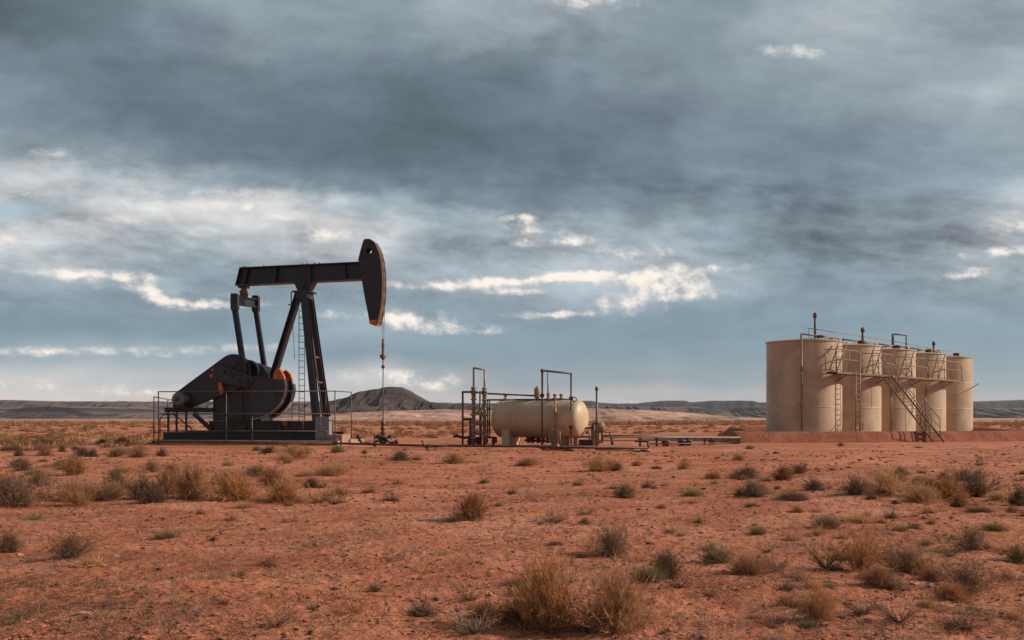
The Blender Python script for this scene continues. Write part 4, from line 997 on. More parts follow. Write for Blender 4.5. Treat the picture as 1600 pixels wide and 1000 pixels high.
def flowlines():
    zz = .17
    e = empty('flow_pipe', 'long dark pipe running low across the red earth in front of the machines', 'pipeline', (-18, 49.6, 0))
    def A(px, py, z=zz):                                               # ground-parallel point seen at that column and row
        Y = FPX*(EYE-z)/(py-HOR); return Vector(((px-800)*Y/FPX + 18, Y-49.6, z))
    a = A(250, 689.8, .26); b = A(640, 694.5, .13)
    c = Vector(((640-800)*42.9/FPX + 18, 42.9-49.6, .22)); 
    p1, p2, p3, p4 = A(250, 690.0, .22), A(520, 692.6, .17), A(700, 697.2, .15), A(1013, 700.2, .13)
    MB().path([p1, p2, p3, p4], .052).build('pipe', M_DPIPE, e)
    MB().path([p4, p4+Vector((0, .1, .28))], .05).build('elbow', M_DPIPE, e)
    MB().path([p4+Vector((0, .1, .28)), p4+Vector((-.5, .6, .28))], .045).build('elbow', M_DPIPE, e)
    MB().path([A(930, 702.4, .05), A(1000, 702.8, .05)], .035).build('pipe', M_RIM, e)
    for px, py in ((250, 692), (380, 693), (470, 694), (586, 696), (668, 697.5), (760, 698.2), (870, 699.2), (997, 700.6)):
        q = A(px, py, zz-.1); m = MB(); m.box((q.x, q.y, .02), (.12, .22, .16)); m.box((q.x, q.y, .105), (.22, .10, .05)); m.build('pipe_support', M_DPIPE, e)
    q = A(668, 697, .15); MB().path([q+Vector((-.25, 0, .25)), q+Vector((-.15, 0, .0)), q+Vector((0, -.1, -.1)), q+Vector((.12, -.1, .12))], .04).build('bent_branch', M_DPIPE, e)
    q = A(1000, 700.6, .1); MB().cyl(q+Vector((0, -.05, .1)), q+Vector((0, -.05, -.2)), .05).build('drain_stub', M_DPIPE, e)
    # raised pipe rack running to the berm
    r_ = empty('pipe_rack', 'pair of thin tan pipes on short posts leading to the earth berm', 'pipe rack', (7, 49, 0))
    def B(px, py, Y): w = WP(px, py, Y); return Vector((w[0]-7, w[1]-49, w[2]))
    MB().path([B(941, 682.5, 46.4), B(1156, 683.6, 52.6)], .042).build('pipe', M_BRASS, r_)
    MB().path([B(941, 680.5, 47.2), B(1100, 680.6, 51.8)], .04).build('pipe', M_PIPE, r_)
    MB().path([B(1013, 693.5, 47.5), B(1150, 692.6, 52.8)], .035).build('pipe', M_DPIPE, r_)
    for px, Y in ((956, 46.9), (1000, 48.1), (1026, 48.9), (1062, 50.1), (1072, 50.4), (1101, 51.2), (1110, 51.5), (1150, 52.5), (1154, 52.6)):
        t = B(px, 684, Y); g0 = Vector((t.x, t.y, -.05)); m = MB(); m.box2((t.x-.05, t.y-.05, -.1), (t.x+.05, t.y+.05, t.z-.03)); m.box((t.x, t.y, t.z-.04), (.2, .14, .05)); m.build('post', M_RAIL, r_)
    for px, Y in ((1040, 49), (1075, 50.2), (1112, 51.6), (1065, 49.8)):
        t = B(px, 691, Y); m = MB(); m.box((t.x, t.y, .12), (.28, .2, .24)); m.cyl((t.x-.2, t.y, .2), (t.x+.2, t.y, .25), .05); m.build('clamp_block', M_DPIPE, r_)
flowlines()

# ================================================================== THE TANK BATTERY
TX, TY, TR, TH_ = 17.88, 61.0, 2.235, 5.98
SP, RA = 5.88, math.atan2(4.33, 3.98)
def tank_mesh(i):
    lab = ['widest-looking beige oil storage tank with a full rust-streaked front, nearest in the row', 'second beige storage tank of the row with a ladder standing before it',
           'middle beige storage tank of the row with the stair top before it', 'fourth beige storage tank of the row behind the sloping stair',
           'farthest beige storage tank at the far end of the walkway'][i]
    cx, cy = TX + SP*i*math.cos(RA), TY + SP*i*math.sin(RA)
    t = empty('storage_tank', lab, 'tank', (cx, cy, 0), 0, 'beige oil storage tanks in a row')
    sh = MB().lathe([(TR, -.1), (TR, TH_)], n=96).build('shell', M_TANK, t)
    MB().lathe([(TR+.05, TH_-.05), (TR+.05, TH_+.015), (TR-.02, TH_+.02), (TR*.5, TH_+.16), (.0, TH_+.30)], n=96, sharp=(0, 1)).build('roof', M_TANK, t)
    for k in (1, 2):
        z = TH_*k/3; MB().lathe([(TR-.01, z-.028), (TR+.012, z-.018), (TR+.012, z+.018), (TR-.01, z+.028)], n=96).build('seam', M_TANK, sh)
    for k, a0 in enumerate((-2.75, -1.9, -.9, .3)):
        a = a0 + i*.8; z0, z1 = (0, TH_/3) if k % 3 == 0 else ((TH_/3, 2*TH_/3) if k % 3 == 1 else (2*TH_/3, TH_-.06))
        c, s = math.cos(a), math.sin(a); MB().bar((c*TR, s*TR, z0), (c*TR, s*TR, z1), .024, .03, (c, s, 0)).build('seam', M_TANK, sh)
    # thief hatch on the roof
    m = MB(); m.lathe([(.22, 0), (.22, .2), (.26, .2), (.26, .26), (.0, .30)], (.7, -1.0, TH_+.08), n=16); m.build('hatch', M_TPIPE, t)
    return t, cx, cy
TANKS = [tank_mesh(i) for i in range(5)]
def tank_fittings():
    f = lambda i: (TANKS[i][0], TANKS[i][1], TANKS[i][2])
    def loc(i, px, py, d):                                             # d: depth offset from the tank's axis
        w = WP(px, py, TANKS[i][2]+d); return Vector((w[0]-TANKS[i][1], d, w[2]))
    # first tank: gauge pipe down its front, stack
    t = f(0)[0]
    m = MB(); m.path([loc(0, 1253, 674, -2.30), loc(0, 1252.3, 524, -2.30)], .05); m.build('gauge_pipe', M_TSTEEL, t)
    for py in (578, 603, 636, 664): q = loc(0, 1252.6, py, -2.30); MB().box(q, (.18, .10, .16)).build('pipe_clip', M_TSTEEL, t)
    for i, px, y0, y1, r in ((0, 1273.5, 532, 489, .07), (1, 1348, 544, 512, .075), (3, 1459, 557, 534, .07)):
        a, b = loc(i, px, y0+3, .4), loc(i, px, y1, .4)
        m = MB(); m.cyl(a, b, r, n=10); m.lathe([(r, -.3), (r*1.7, -.28), (r*1.7, -.05), (r*1.2, 0), (0, .04)], b, n=10); m.build('vent_stack', M_TPIPE, f(i)[0])
    a, b, c, d = loc(2, 1395, 552, .2), loc(2, 1395, 522, .2), loc(2, 1416, 524, .2), loc(2, 1416, 550, .2)
    m = MB(); m.path([a, b], .085); m.build('vent_stack', M_TPIPE, f(2)[0]); MB().path([b, c, d], .05).build('vent_loop', M_TPIPE, f(2)[0])
    # roof rails
    def rail(i, pts, r=.035, nm='roof_rail'): MB().path([loc(i, *p) for p in pts], r, 6).build(nm, M_TSTEEL, f(i)[0])
    rail(0, [(1252, 534, -1.9), (1252, 522, -1.9)], .06)
    rail(0, [(1252, 530.5, -1.9), (1295, 528.5, -1.6), (1313, 533, -.9), (1314, 545, -.7)], .04)
    rail(0, [(1256, 522.5, -1.5), (1280, 524, -.8), (1297, 528, -.4)], .022)
    rail(0, [(1268, 532, -1.5), (1268, 527, -1.5)], .03); rail(0, [(1300, 536, -1.2), (1300, 530, -1.2)], .05)
    for i, xs in ((1, (1319, 1372, 541)), (2, (1376, 1422, 545)), (3, (1428, 1472, 551)), (4, (1476, 1512, 558))):
        x0, x1, y = xs
        if i < 4: rail(i, [(x0, y-3, -.6), ((x0+x1)/2, y-5, -.4), (x1-6, y-4, 0), (x1, y+4, .2)], .045)
        rail(i, [(x0+8, y+3, -1.0), (x0+8, y-3, -1.0)], .03); rail(i, [(x1-8, y+3, -.6), (x1-8, y-2, -.6)], .04)
        for k in range(3): q = loc(i, x0+6+k*(x1-x0-14)/2, y+2.5, -1.5); MB().box(q, (.14, .12, .12)).build('roof_fitting', M_TPIPE, f(i)[0])
tank_fittings()

# overhead vapour line linking the roofs
WF = Frame(TX, TY, RA)
vl = empty('vapour_line', 'rusty overhead pipe linking the tank roofs', 'pipeline', (TX, TY, 0), RA)
for i in range(4):
    z0 = TH_+.55; x0, x1 = SP*i+.3, SP*(i+1)-.3
    MB().path([(x0, .3, TH_+.15), (x0, .3, z0), (x1, .3, z0), (x1, .3, TH_+.15)], .05).build('pipe', M_TPIPE, vl)
MB().path([(-.6, -.6, TH_+.25), (-.6, -.6, TH_+.8), (SP*2, -.6, TH_+.72), (SP*4, -.6, TH_+.5)], .02, 6).build('thin_line', M_TSTEEL, vl)

def walkway():
    w = empty('tank_walkway', 'narrow steel walkway with pipe railings along the upper tank sides', 'walkway', (TX, TY, 0), RA)
    zd, y0, y1 = 4.06, -TR-.06, -TR-.72
    xa, xb = WF.X(1308, -TR-.72), WF.X(1504, -TR-.72)
    m = MB(); m.box2((xa, y1, zd-.035), (xb, y0, zd)); m.build('deck', M_TSTEEL, w)
    for y in (y0-.03, y1+.03): MB().box2((xa, y-.03, zd-.13), (xb, y+.03, zd-.037)).build('edge_beam', M_TPIPE, w)
    # landing arm past the last tank
    MB().box2((xb, y1+.1, zd-.10), (xb+.7, y1+.3, zd+.02)).build('beam_end', M_TPIPE, w)
    for i in range(5):
        x = SP*i
        for s in (-.35,): MB().bar((x+s, y1+.05, zd-.13), (x+s, -TR*.98, zd-.55), .05, .05, (1, 0, 0)).build('bracket', M_TPIPE, w)
    zr = zd+1.30
    # railing: a hooped panel for each bay, open at the stair
    gap = (4.3, 5.6)
    for i, (pa, pb) in enumerate(((1307, 1346), (1364, 1399), (1416, 1449), (1466, 1503))):
        a, b = WF.X(pa, y1), WF.X(pb, y1)
        m = MB(); m.path([(a, y1, zd), (a, y1, zr-.1), (a+.1, y1, zr), (b-.45, y1, zr), (b, y1, zr-.6), (b, y1, zd)], .03, 6); m.build('rail_hoop', M_TSTEEL, w)
        MB().cyl((a, y1, zd+.72), (b, y1, zd+.72), .024, n=6).build('mid_rail', M_TSTEEL, w)
        for x in ((a+b)/2, a+(b-a)*.25): MB().cyl((x, y1, zd), (x, y1, zr), .024, n=6).build('rail_post', M_TSTEEL, w)
        # step ladder from the deck to the roof edge
        sx = a+1.1; st = MB()
        for s in (0, .5): st.bar((sx-.9+s*0, y0-.12-s, zd), (sx+.4, y0-.12-s, TH_-.15), .05, .07)
        lo = st.build('roof_steps', M_TSTEEL, w)
        for k in range(5):
            u = (k+.7)/5.5; MB().box((sx-.9+1.3*u, y0-.37, zd+(TH_-.15-zd)*u), (.16, .48, .025)).build('tread', M_TSTEEL, lo)
        m = MB(); m.path([(a, y1, zr-.02), (a, y0, zr), (a, y0, zd)], .028, 6); m.build('end_hoop', M_TSTEEL, w)
    for px in [WF.X(q, y1) for q in (1334, 1386, 1440, 1490)]: MB().path([(px, y1+.05, zd+.05), (px-.35, y1+.05, zd+.75), (px-1.0, y1+.05, zd+1.1)], .02, 6).build('hand_line', M_TSTEEL, w)
    return zd, y1
ZD, YW = walkway()
def stair_and_ladder():
    # stair from the walkway down over the berm
    tp = Vector((TX, TY, 0)) + Matrix.Rotation(RA, 3, 'Z') @ Vector((WF.X(1384, YW), YW, 0)); tp.z = ZD
    bt = Vector(WP(1467, 690, 55.9)); bt.z = .02
    s = empty('access_stair', 'long sloping steel stair from the walkway down over the berm', 'stair', (bt.x, bt.y, 0))
    a, b = tp-Vector((bt.x, bt.y, 0)), Vector((0, 0, .02)); d = (b-a); h = Vector((d.x, d.y, 0)).normalized(); n = Vector((-h.y, h.x, 0))
    for q in (-.31, .31):
        MB().bar(a+n*q, b+n*q, .035, .13, n).build('stringer', M_TSTEEL, s)
        u = Vector((0, 0, 1.0)); a2, b2 = a+n*q, a+(b-a)*.93+n*q
        MB().path([a2+Vector((0, 0, 1.15)), b2+u, b2], .028, 6).build('handrail', M_TSTEEL, s)
        MB().path([a2+u*.55, b2+u*.5], .022, 6).build('mid_rail', M_TSTEEL, s)
        for k in range(1, 6):
            p = a+(b-a)*(k/6.0)*.93+n*q; MB().cyl(p, p+u, .022, n=6).build('rail_post', M_TSTEEL, s)
    N = 20; tm = MB().box((0, 0, 0), (.22, .58, .025)).mesh('tread', M_TSTEEL)
    for k in range(N):
        p = a+(b-a)*((k+.6)/N); o = bpy.data.objects.new('tread', tm); COL.objects.link(o); o.parent = s; o.location = p; o.rotation_euler = (0, 0, math.atan2(h.y, h.x))
    # caged ladder before the second tank
    lp = Vector((TX, TY, 0)) + Matrix.Rotation(RA, 3, 'Z') @ Vector((WF.X(1337, YW-.1), YW-.1, 0))
    l = empty('tank_ladder', 'upright ladder from the berm floor to the walkway before the second tank', 'ladder', (lp.x, lp.y, 0), RA)
    for q in (0, .62): MB().cyl((q, 0, 0), (q, 0, ZD+(1.2 if q else .1)), .035, n=8).build('ladder_rail', M_TSTEEL, l)
    rm = MB().cyl((0, 0, 0), (.62, 0, 0), .018, n=6).mesh('rung', M_TSTEEL)
    for k in range(12):
        o = bpy.data.objects.new('rung', rm); COL.objects.link(o); o.parent = l; o.location = (0, 0, .3+k*.31)
    # short lower step stair left of it
    m = MB(); m.path([(.1, -.1, .9), (-.35, -.1, .55), (-.9, -.1, .0)], .035); m.build('lower_brace', M_TSTEEL, l)
    for k in range(3): MB().path([(.35, -.1, 1.0-.25*k), (.75, -.1, 1.05-.25*k), (.85, -.1, .85-.25*k)], .025, 6).build('bent_step', M_TSTEEL, l)
    # upright line before the third tank
    for i, px in ((2, 1393), (3, 1447)):
        cx, cy = TANKS[i][1], TANKS[i][2]; x, y, _ = WP(px, 600, cy-TR-.1)
        d_ = Vector((x-cx, y-cy, 0)); k = math.sqrt(max(0, (TR+.06)**2-d_.x**2)); MB().cyl((d_.x, -k, 0), (d_.x, -k, 3.6), .04, n=8).build('down_pipe', M_TSTEEL, TANKS[i][0])
stair_and_ladder()
# ================================================================== PLANTS, CLODS AND LITTER
rng = np.random.default_rng(11)
def plant_mat(name, cols, rough=0.85):
    def build(t, b):
        isl = t.n('ShaderNodeNewGeometry').outputs['Random Per Island']; ob = t.n('ShaderNodeObjectInfo').outputs['Random']
        c = t.ramp(isl, [(i/(len(cols)-1), q) for i, q in enumerate(cols)])
        k = t.m('MULTIPLY_ADD', ob, 0.5, 0.75); c = t.vm('MULTIPLY', c, t.vec(k, t.m('MULTIPLY', k, t.m('MULTIPLY_ADD', ob, 0.12, 0.94)), k))
        t.put(b.inputs['Base Color'], c)
        tr = t.n('ShaderNodeBsdfTranslucent'); t.put(tr.inputs[0], c); mxs = t.n('ShaderNodeMixShader'); mxs.inputs[0].default_value = 0.30
        t.put(mxs.inputs[1], b.outputs[0]); t.put(mxs.inputs[2], tr.outputs[0])
    m = mat(name, build, rough, spec=0.15); nt = m.node_tree
    nt.links.new([q for q in nt.nodes if q.type == 'MIX_SHADER'][0].outputs[0], [q for q in nt.nodes if q.type == 'OUTPUT_MATERIAL'][0].inputs[0])
    return m
PM = {
 'straw': plant_mat('straw_stems', [(0.19, 0.085, 0.040), (0.45, 0.225, 0.108), (0.56, 0.310, 0.158), (0.33, 0.145, 0.068), (0.66, 0.43, 0.26)]),
 'rust': plant_mat('rust_stems', [(0.19, 0.072, 0.030), (0.38, 0.162, 0.068), (0.47, 0.222, 0.100), (0.22, 0.10, 0.045), (0.56, 0.32, 0.17)]),
 'green': plant_mat('grey_green_leaves', [(0.080, 0.060, 0.032), (0.170, 0.125, 0.060), (0.23, 0.165, 0.080), (0.11, 0.078, 0.042), (0.36, 0.25, 0.14)]),
 'brown': plant_mat('brown_twigs', [(0.085, 0.046, 0.028), (0.19, 0.105, 0.064), (0.27, 0.160, 0.098), (0.14, 0.074, 0.046), (0.40, 0.26, 0.17)]),
 'pale': plant_mat('bleached_twigs', [(0.16, 0.095, 0.062), (0.34, 0.23, 0.16), (0.46, 0.33, 0.24), (0.12, 0.07, 0.045)]),
 'fresh': plant_mat('yellow_green_blades', [(0.10, 0.080, 0.032), (0.20, 0.155, 0.062), (0.27, 0.205, 0.085), (0.36, 0.22, 0.11)]),
}
def ribbons(base, dirs, L, w, droop, K, seed):
    """Curved tapering ribbons. Returns points (N,K+1,3), verts, faces."""
    r = np.random.default_rng(seed); N = len(base); t = np.linspace(0, 1, K+1)
    side = r.normal(size=(N, 3)); bend = r.normal(size=(N, 3))*0.16; bend[:, 2] -= droop
    P = base[:, None] + dirs[:, None]*(L[:, None, None]*t[None, :, None]) + bend[:, None]*(L[:, None, None]*(t**2)[None, :, None])
    s = np.cross(dirs, side); s /= np.linalg.norm(s, axis=1)[:, None]+1e-9
    W_ = (w[:, None]*(1-0.85*t)[None])[..., None]*s[:, None]
    V = np.stack([P-W_, P+W_], 2).reshape(-1, 3)
    o = (np.arange(N)*(K+1)*2)[:, None, None] + (np.arange(K)*2)[None, :, None] + np.array([0, 1, 3, 2])[None, None]
    return P, V, o.reshape(-1, 4)
def sph(n, lo, hi, r):
    a = r.uniform(0, 2*np.pi, n); t = r.uniform(lo, hi, n)             # t: tilt from vertical
    return np.stack([np.sin(t)*np.cos(a), np.sin(t)*np.sin(a), np.cos(t)], 1)
def bush_mesh(kind_, form, seed):
    """One plant a metre wide, about .6 to 1 m tall."""
    r = np.random.default_rng(seed); Vs, Fs, n0 = [], [], 0
    def add(V, F):
        nonlocal n0
        Vs.append(V); Fs.append(F+n0); n0 += len(V)
    lean = r.normal(size=3)*0.12; lean[2] = 0
    if form == 'clump':        # dense round bunch of wiry stems with side twigs
        N = 230; d = sph(N, 0.0, 1.42, r)+lean; L = r.uniform(.34, .50, N)*(1+.15*np.sin(3*np.arctan2(d[:, 1], d[:, 0])+seed))
        b = np.concatenate([r.normal(size=(N, 2))*.055, np.zeros((N, 1))], 1)
        P, V, F = ribbons(b, d, L, np.full(N, .0042), .10, 5, seed); add(V, F)
        M = 23; idx = np.repeat(np.arange(N), M); k = r.integers(1, 6, N*M); base = P[idx, k]
        dd = d[idx] + r.normal(size=(N*M, 3))*.62; dd[:, 2] += .20; dd /= np.linalg.norm(dd, axis=1)[:, None]
        P2, V, F = ribbons(base, dd, r.uniform(.05, .17, N*M), np.full(N*M, .0034), .0, 2, seed+1); add(V, F)
        N = 500; d = sph(N, 0.3, 1.5, r); b = np.concatenate([r.normal(size=(N, 2))*.10, np.zeros((N, 1))], 1)
        _, V, F = ribbons(b, d, r.uniform(.10, .32, N), np.full(N, .0038), .15, 3, seed+2); add(V, F)
    elif form == 'grass':      # upright bunchgrass
        N = 2000; d = sph(N, 0.0, 1.15, r)+lean; b = np.concatenate([r.normal(size=(N, 2))*.11, np.zeros((N, 1))], 1)
        d[:, :2] += b[:, :2]*2.2
        _, V, F = ribbons(b, d, r.uniform(.25, .62, N)*r.uniform(.6, 1, N), np.full(N, .0040), .22, 5, seed); add(V, F)
    elif form == 'open':       # loose twiggy shrub
        N = 80; d = sph(N, 0.1, 1.25, r)+lean; L = r.uniform(.35, .66, N); b = np.concatenate([r.normal(size=(N, 2))*.04, np.zeros((N, 1))], 1)
        P, V, F = ribbons(b, d, L, np.full(N, .0060), .06, 6, seed); add(V, F)
        M = 11; idx = np.repeat(np.arange(N), M); k = r.integers(1, 7, N*M); base = P[idx, k]
        dd = d[idx] + r.normal(size=(N*M, 3))*.7; dd[:, 2] += .15; dd /= np.linalg.norm(dd, axis=1)[:, None]
        P2, V, F = ribbons(base, dd, r.uniform(.08, .24, N*M), np.full(N*M, .0036), .0, 3, seed+1); add(V, F)
        M2 = 6; i2 = np.repeat(np.arange(N*M), M2); base = P2[i2, r.integers(1, 4, N*M*M2)]
        d3 = dd[i2] + r.normal(size=(len(i2), 3))*.8; d3 /= np.linalg.norm(d3, axis=1)[:, None]
        _, V, F = ribbons(base, d3, r.uniform(.03, .09, len(i2)), np.full(len(i2), .0028), .0, 1, seed+2); add(V, F)
    elif form == 'tuft':       # small spiky tuft
        N = 240; d = sph(N, 0.1, 1.35, r)+lean; b = np.concatenate([r.normal(size=(N, 2))*.10, np.zeros((N, 1))], 1)
        _, V, F = ribbons(b, d, r.uniform(.20, .55, N), np.full(N, .0085), .18, 3, seed); add(V, F)
        N = 90; d = sph(N, 0.8, 1.55, r); _, V, F = ribbons(np.zeros((N, 3)), d, r.uniform(.2, .5, N), np.full(N, .008), .05, 3, seed+1); add(V, F)
    elif form == 'sprawl':     # low dead branches
        N = 34; d = sph(N, 0.9, 1.5, r); L = r.uniform(.3, .6, N); P, V, F = ribbons(np.zeros((N, 3))+[0, 0, .02], d, L, np.full(N, .009), -.12, 6, seed); add(V, F)
        M = 9; idx = np.repeat(np.arange(N), M); base = P[idx, r.integers(1, 7, N*M)]; dd = d[idx]+r.normal(size=(N*M, 3))*.6; dd[:, 2] = np.abs(dd[:, 2])+.1; dd /= np.linalg.norm(dd, axis=1)[:, None]
        _, V, F = ribbons(base, dd, r.uniform(.06, .2, N*M), np.full(N*M, .005), 0, 3, seed+1); add(V, F)
    V = np.concatenate(Vs); F = np.concatenate(Fs)
    V[:, 2] = np.maximum(V[:, 2], -.03)
    return np_mesh(form, V, F, PM[kind_], smooth=False)
_cache = {}
def bmesh_for(col, form, v=0):
    k = (col, form, v)
    if k not in _cache: _cache[k] = bush_mesh(col, form, 100 + v*17 + sum(map(ord, col+form)))
    return _cache[k]
NAME = {'clump': 'desert_shrub', 'grass': 'bunchgrass', 'open': 'twiggy_shrub', 'tuft': 'grass_tuft', 'sprawl': 'dead_shrub'}
CAT = {'clump': 'shrub', 'grass': 'grass clump', 'open': 'shrub', 'tuft': 'grass tuft', 'sprawl': 'dead shrub'}
HGT = {'clump': .55, 'grass': .58, 'open': .62, 'tuft': .50, 'sprawl': .22}     # height of the unit plant
def plant(px, py, w, h, col, form, label, group=None, v=None):
    Y = FPX*EYE/(py - HOR); x = (px-800)*Y/FPX
    for _ in range(3):                                                 # settle onto the uneven ground
        z = gz(x, Y); Y = FPX*(EYE - z)/(py - HOR); x = (px-800)*Y/FPX
    z = gz(x, Y)
    return plant_w(x, Y, z, w*Y/FPX, h*Y/FPX, col, form, label, group, v)
def plant_w(x, Y, z, w, h, col, form, label, group=None, v=None):
    v = int(rng.integers(0, 3)) if v is None else v
    o = link(NAME[form], bmesh_for(col, form, v)); o.location = (x, Y, z-.012)
    o.rotation_euler = (0, 0, float(rng.uniform(0, 6.28)))
    sx = w*0.86; o.scale = (sx, sx, min(h/HGT[form], 1.5*sx)); tag(o, label, CAT[form], group); return o
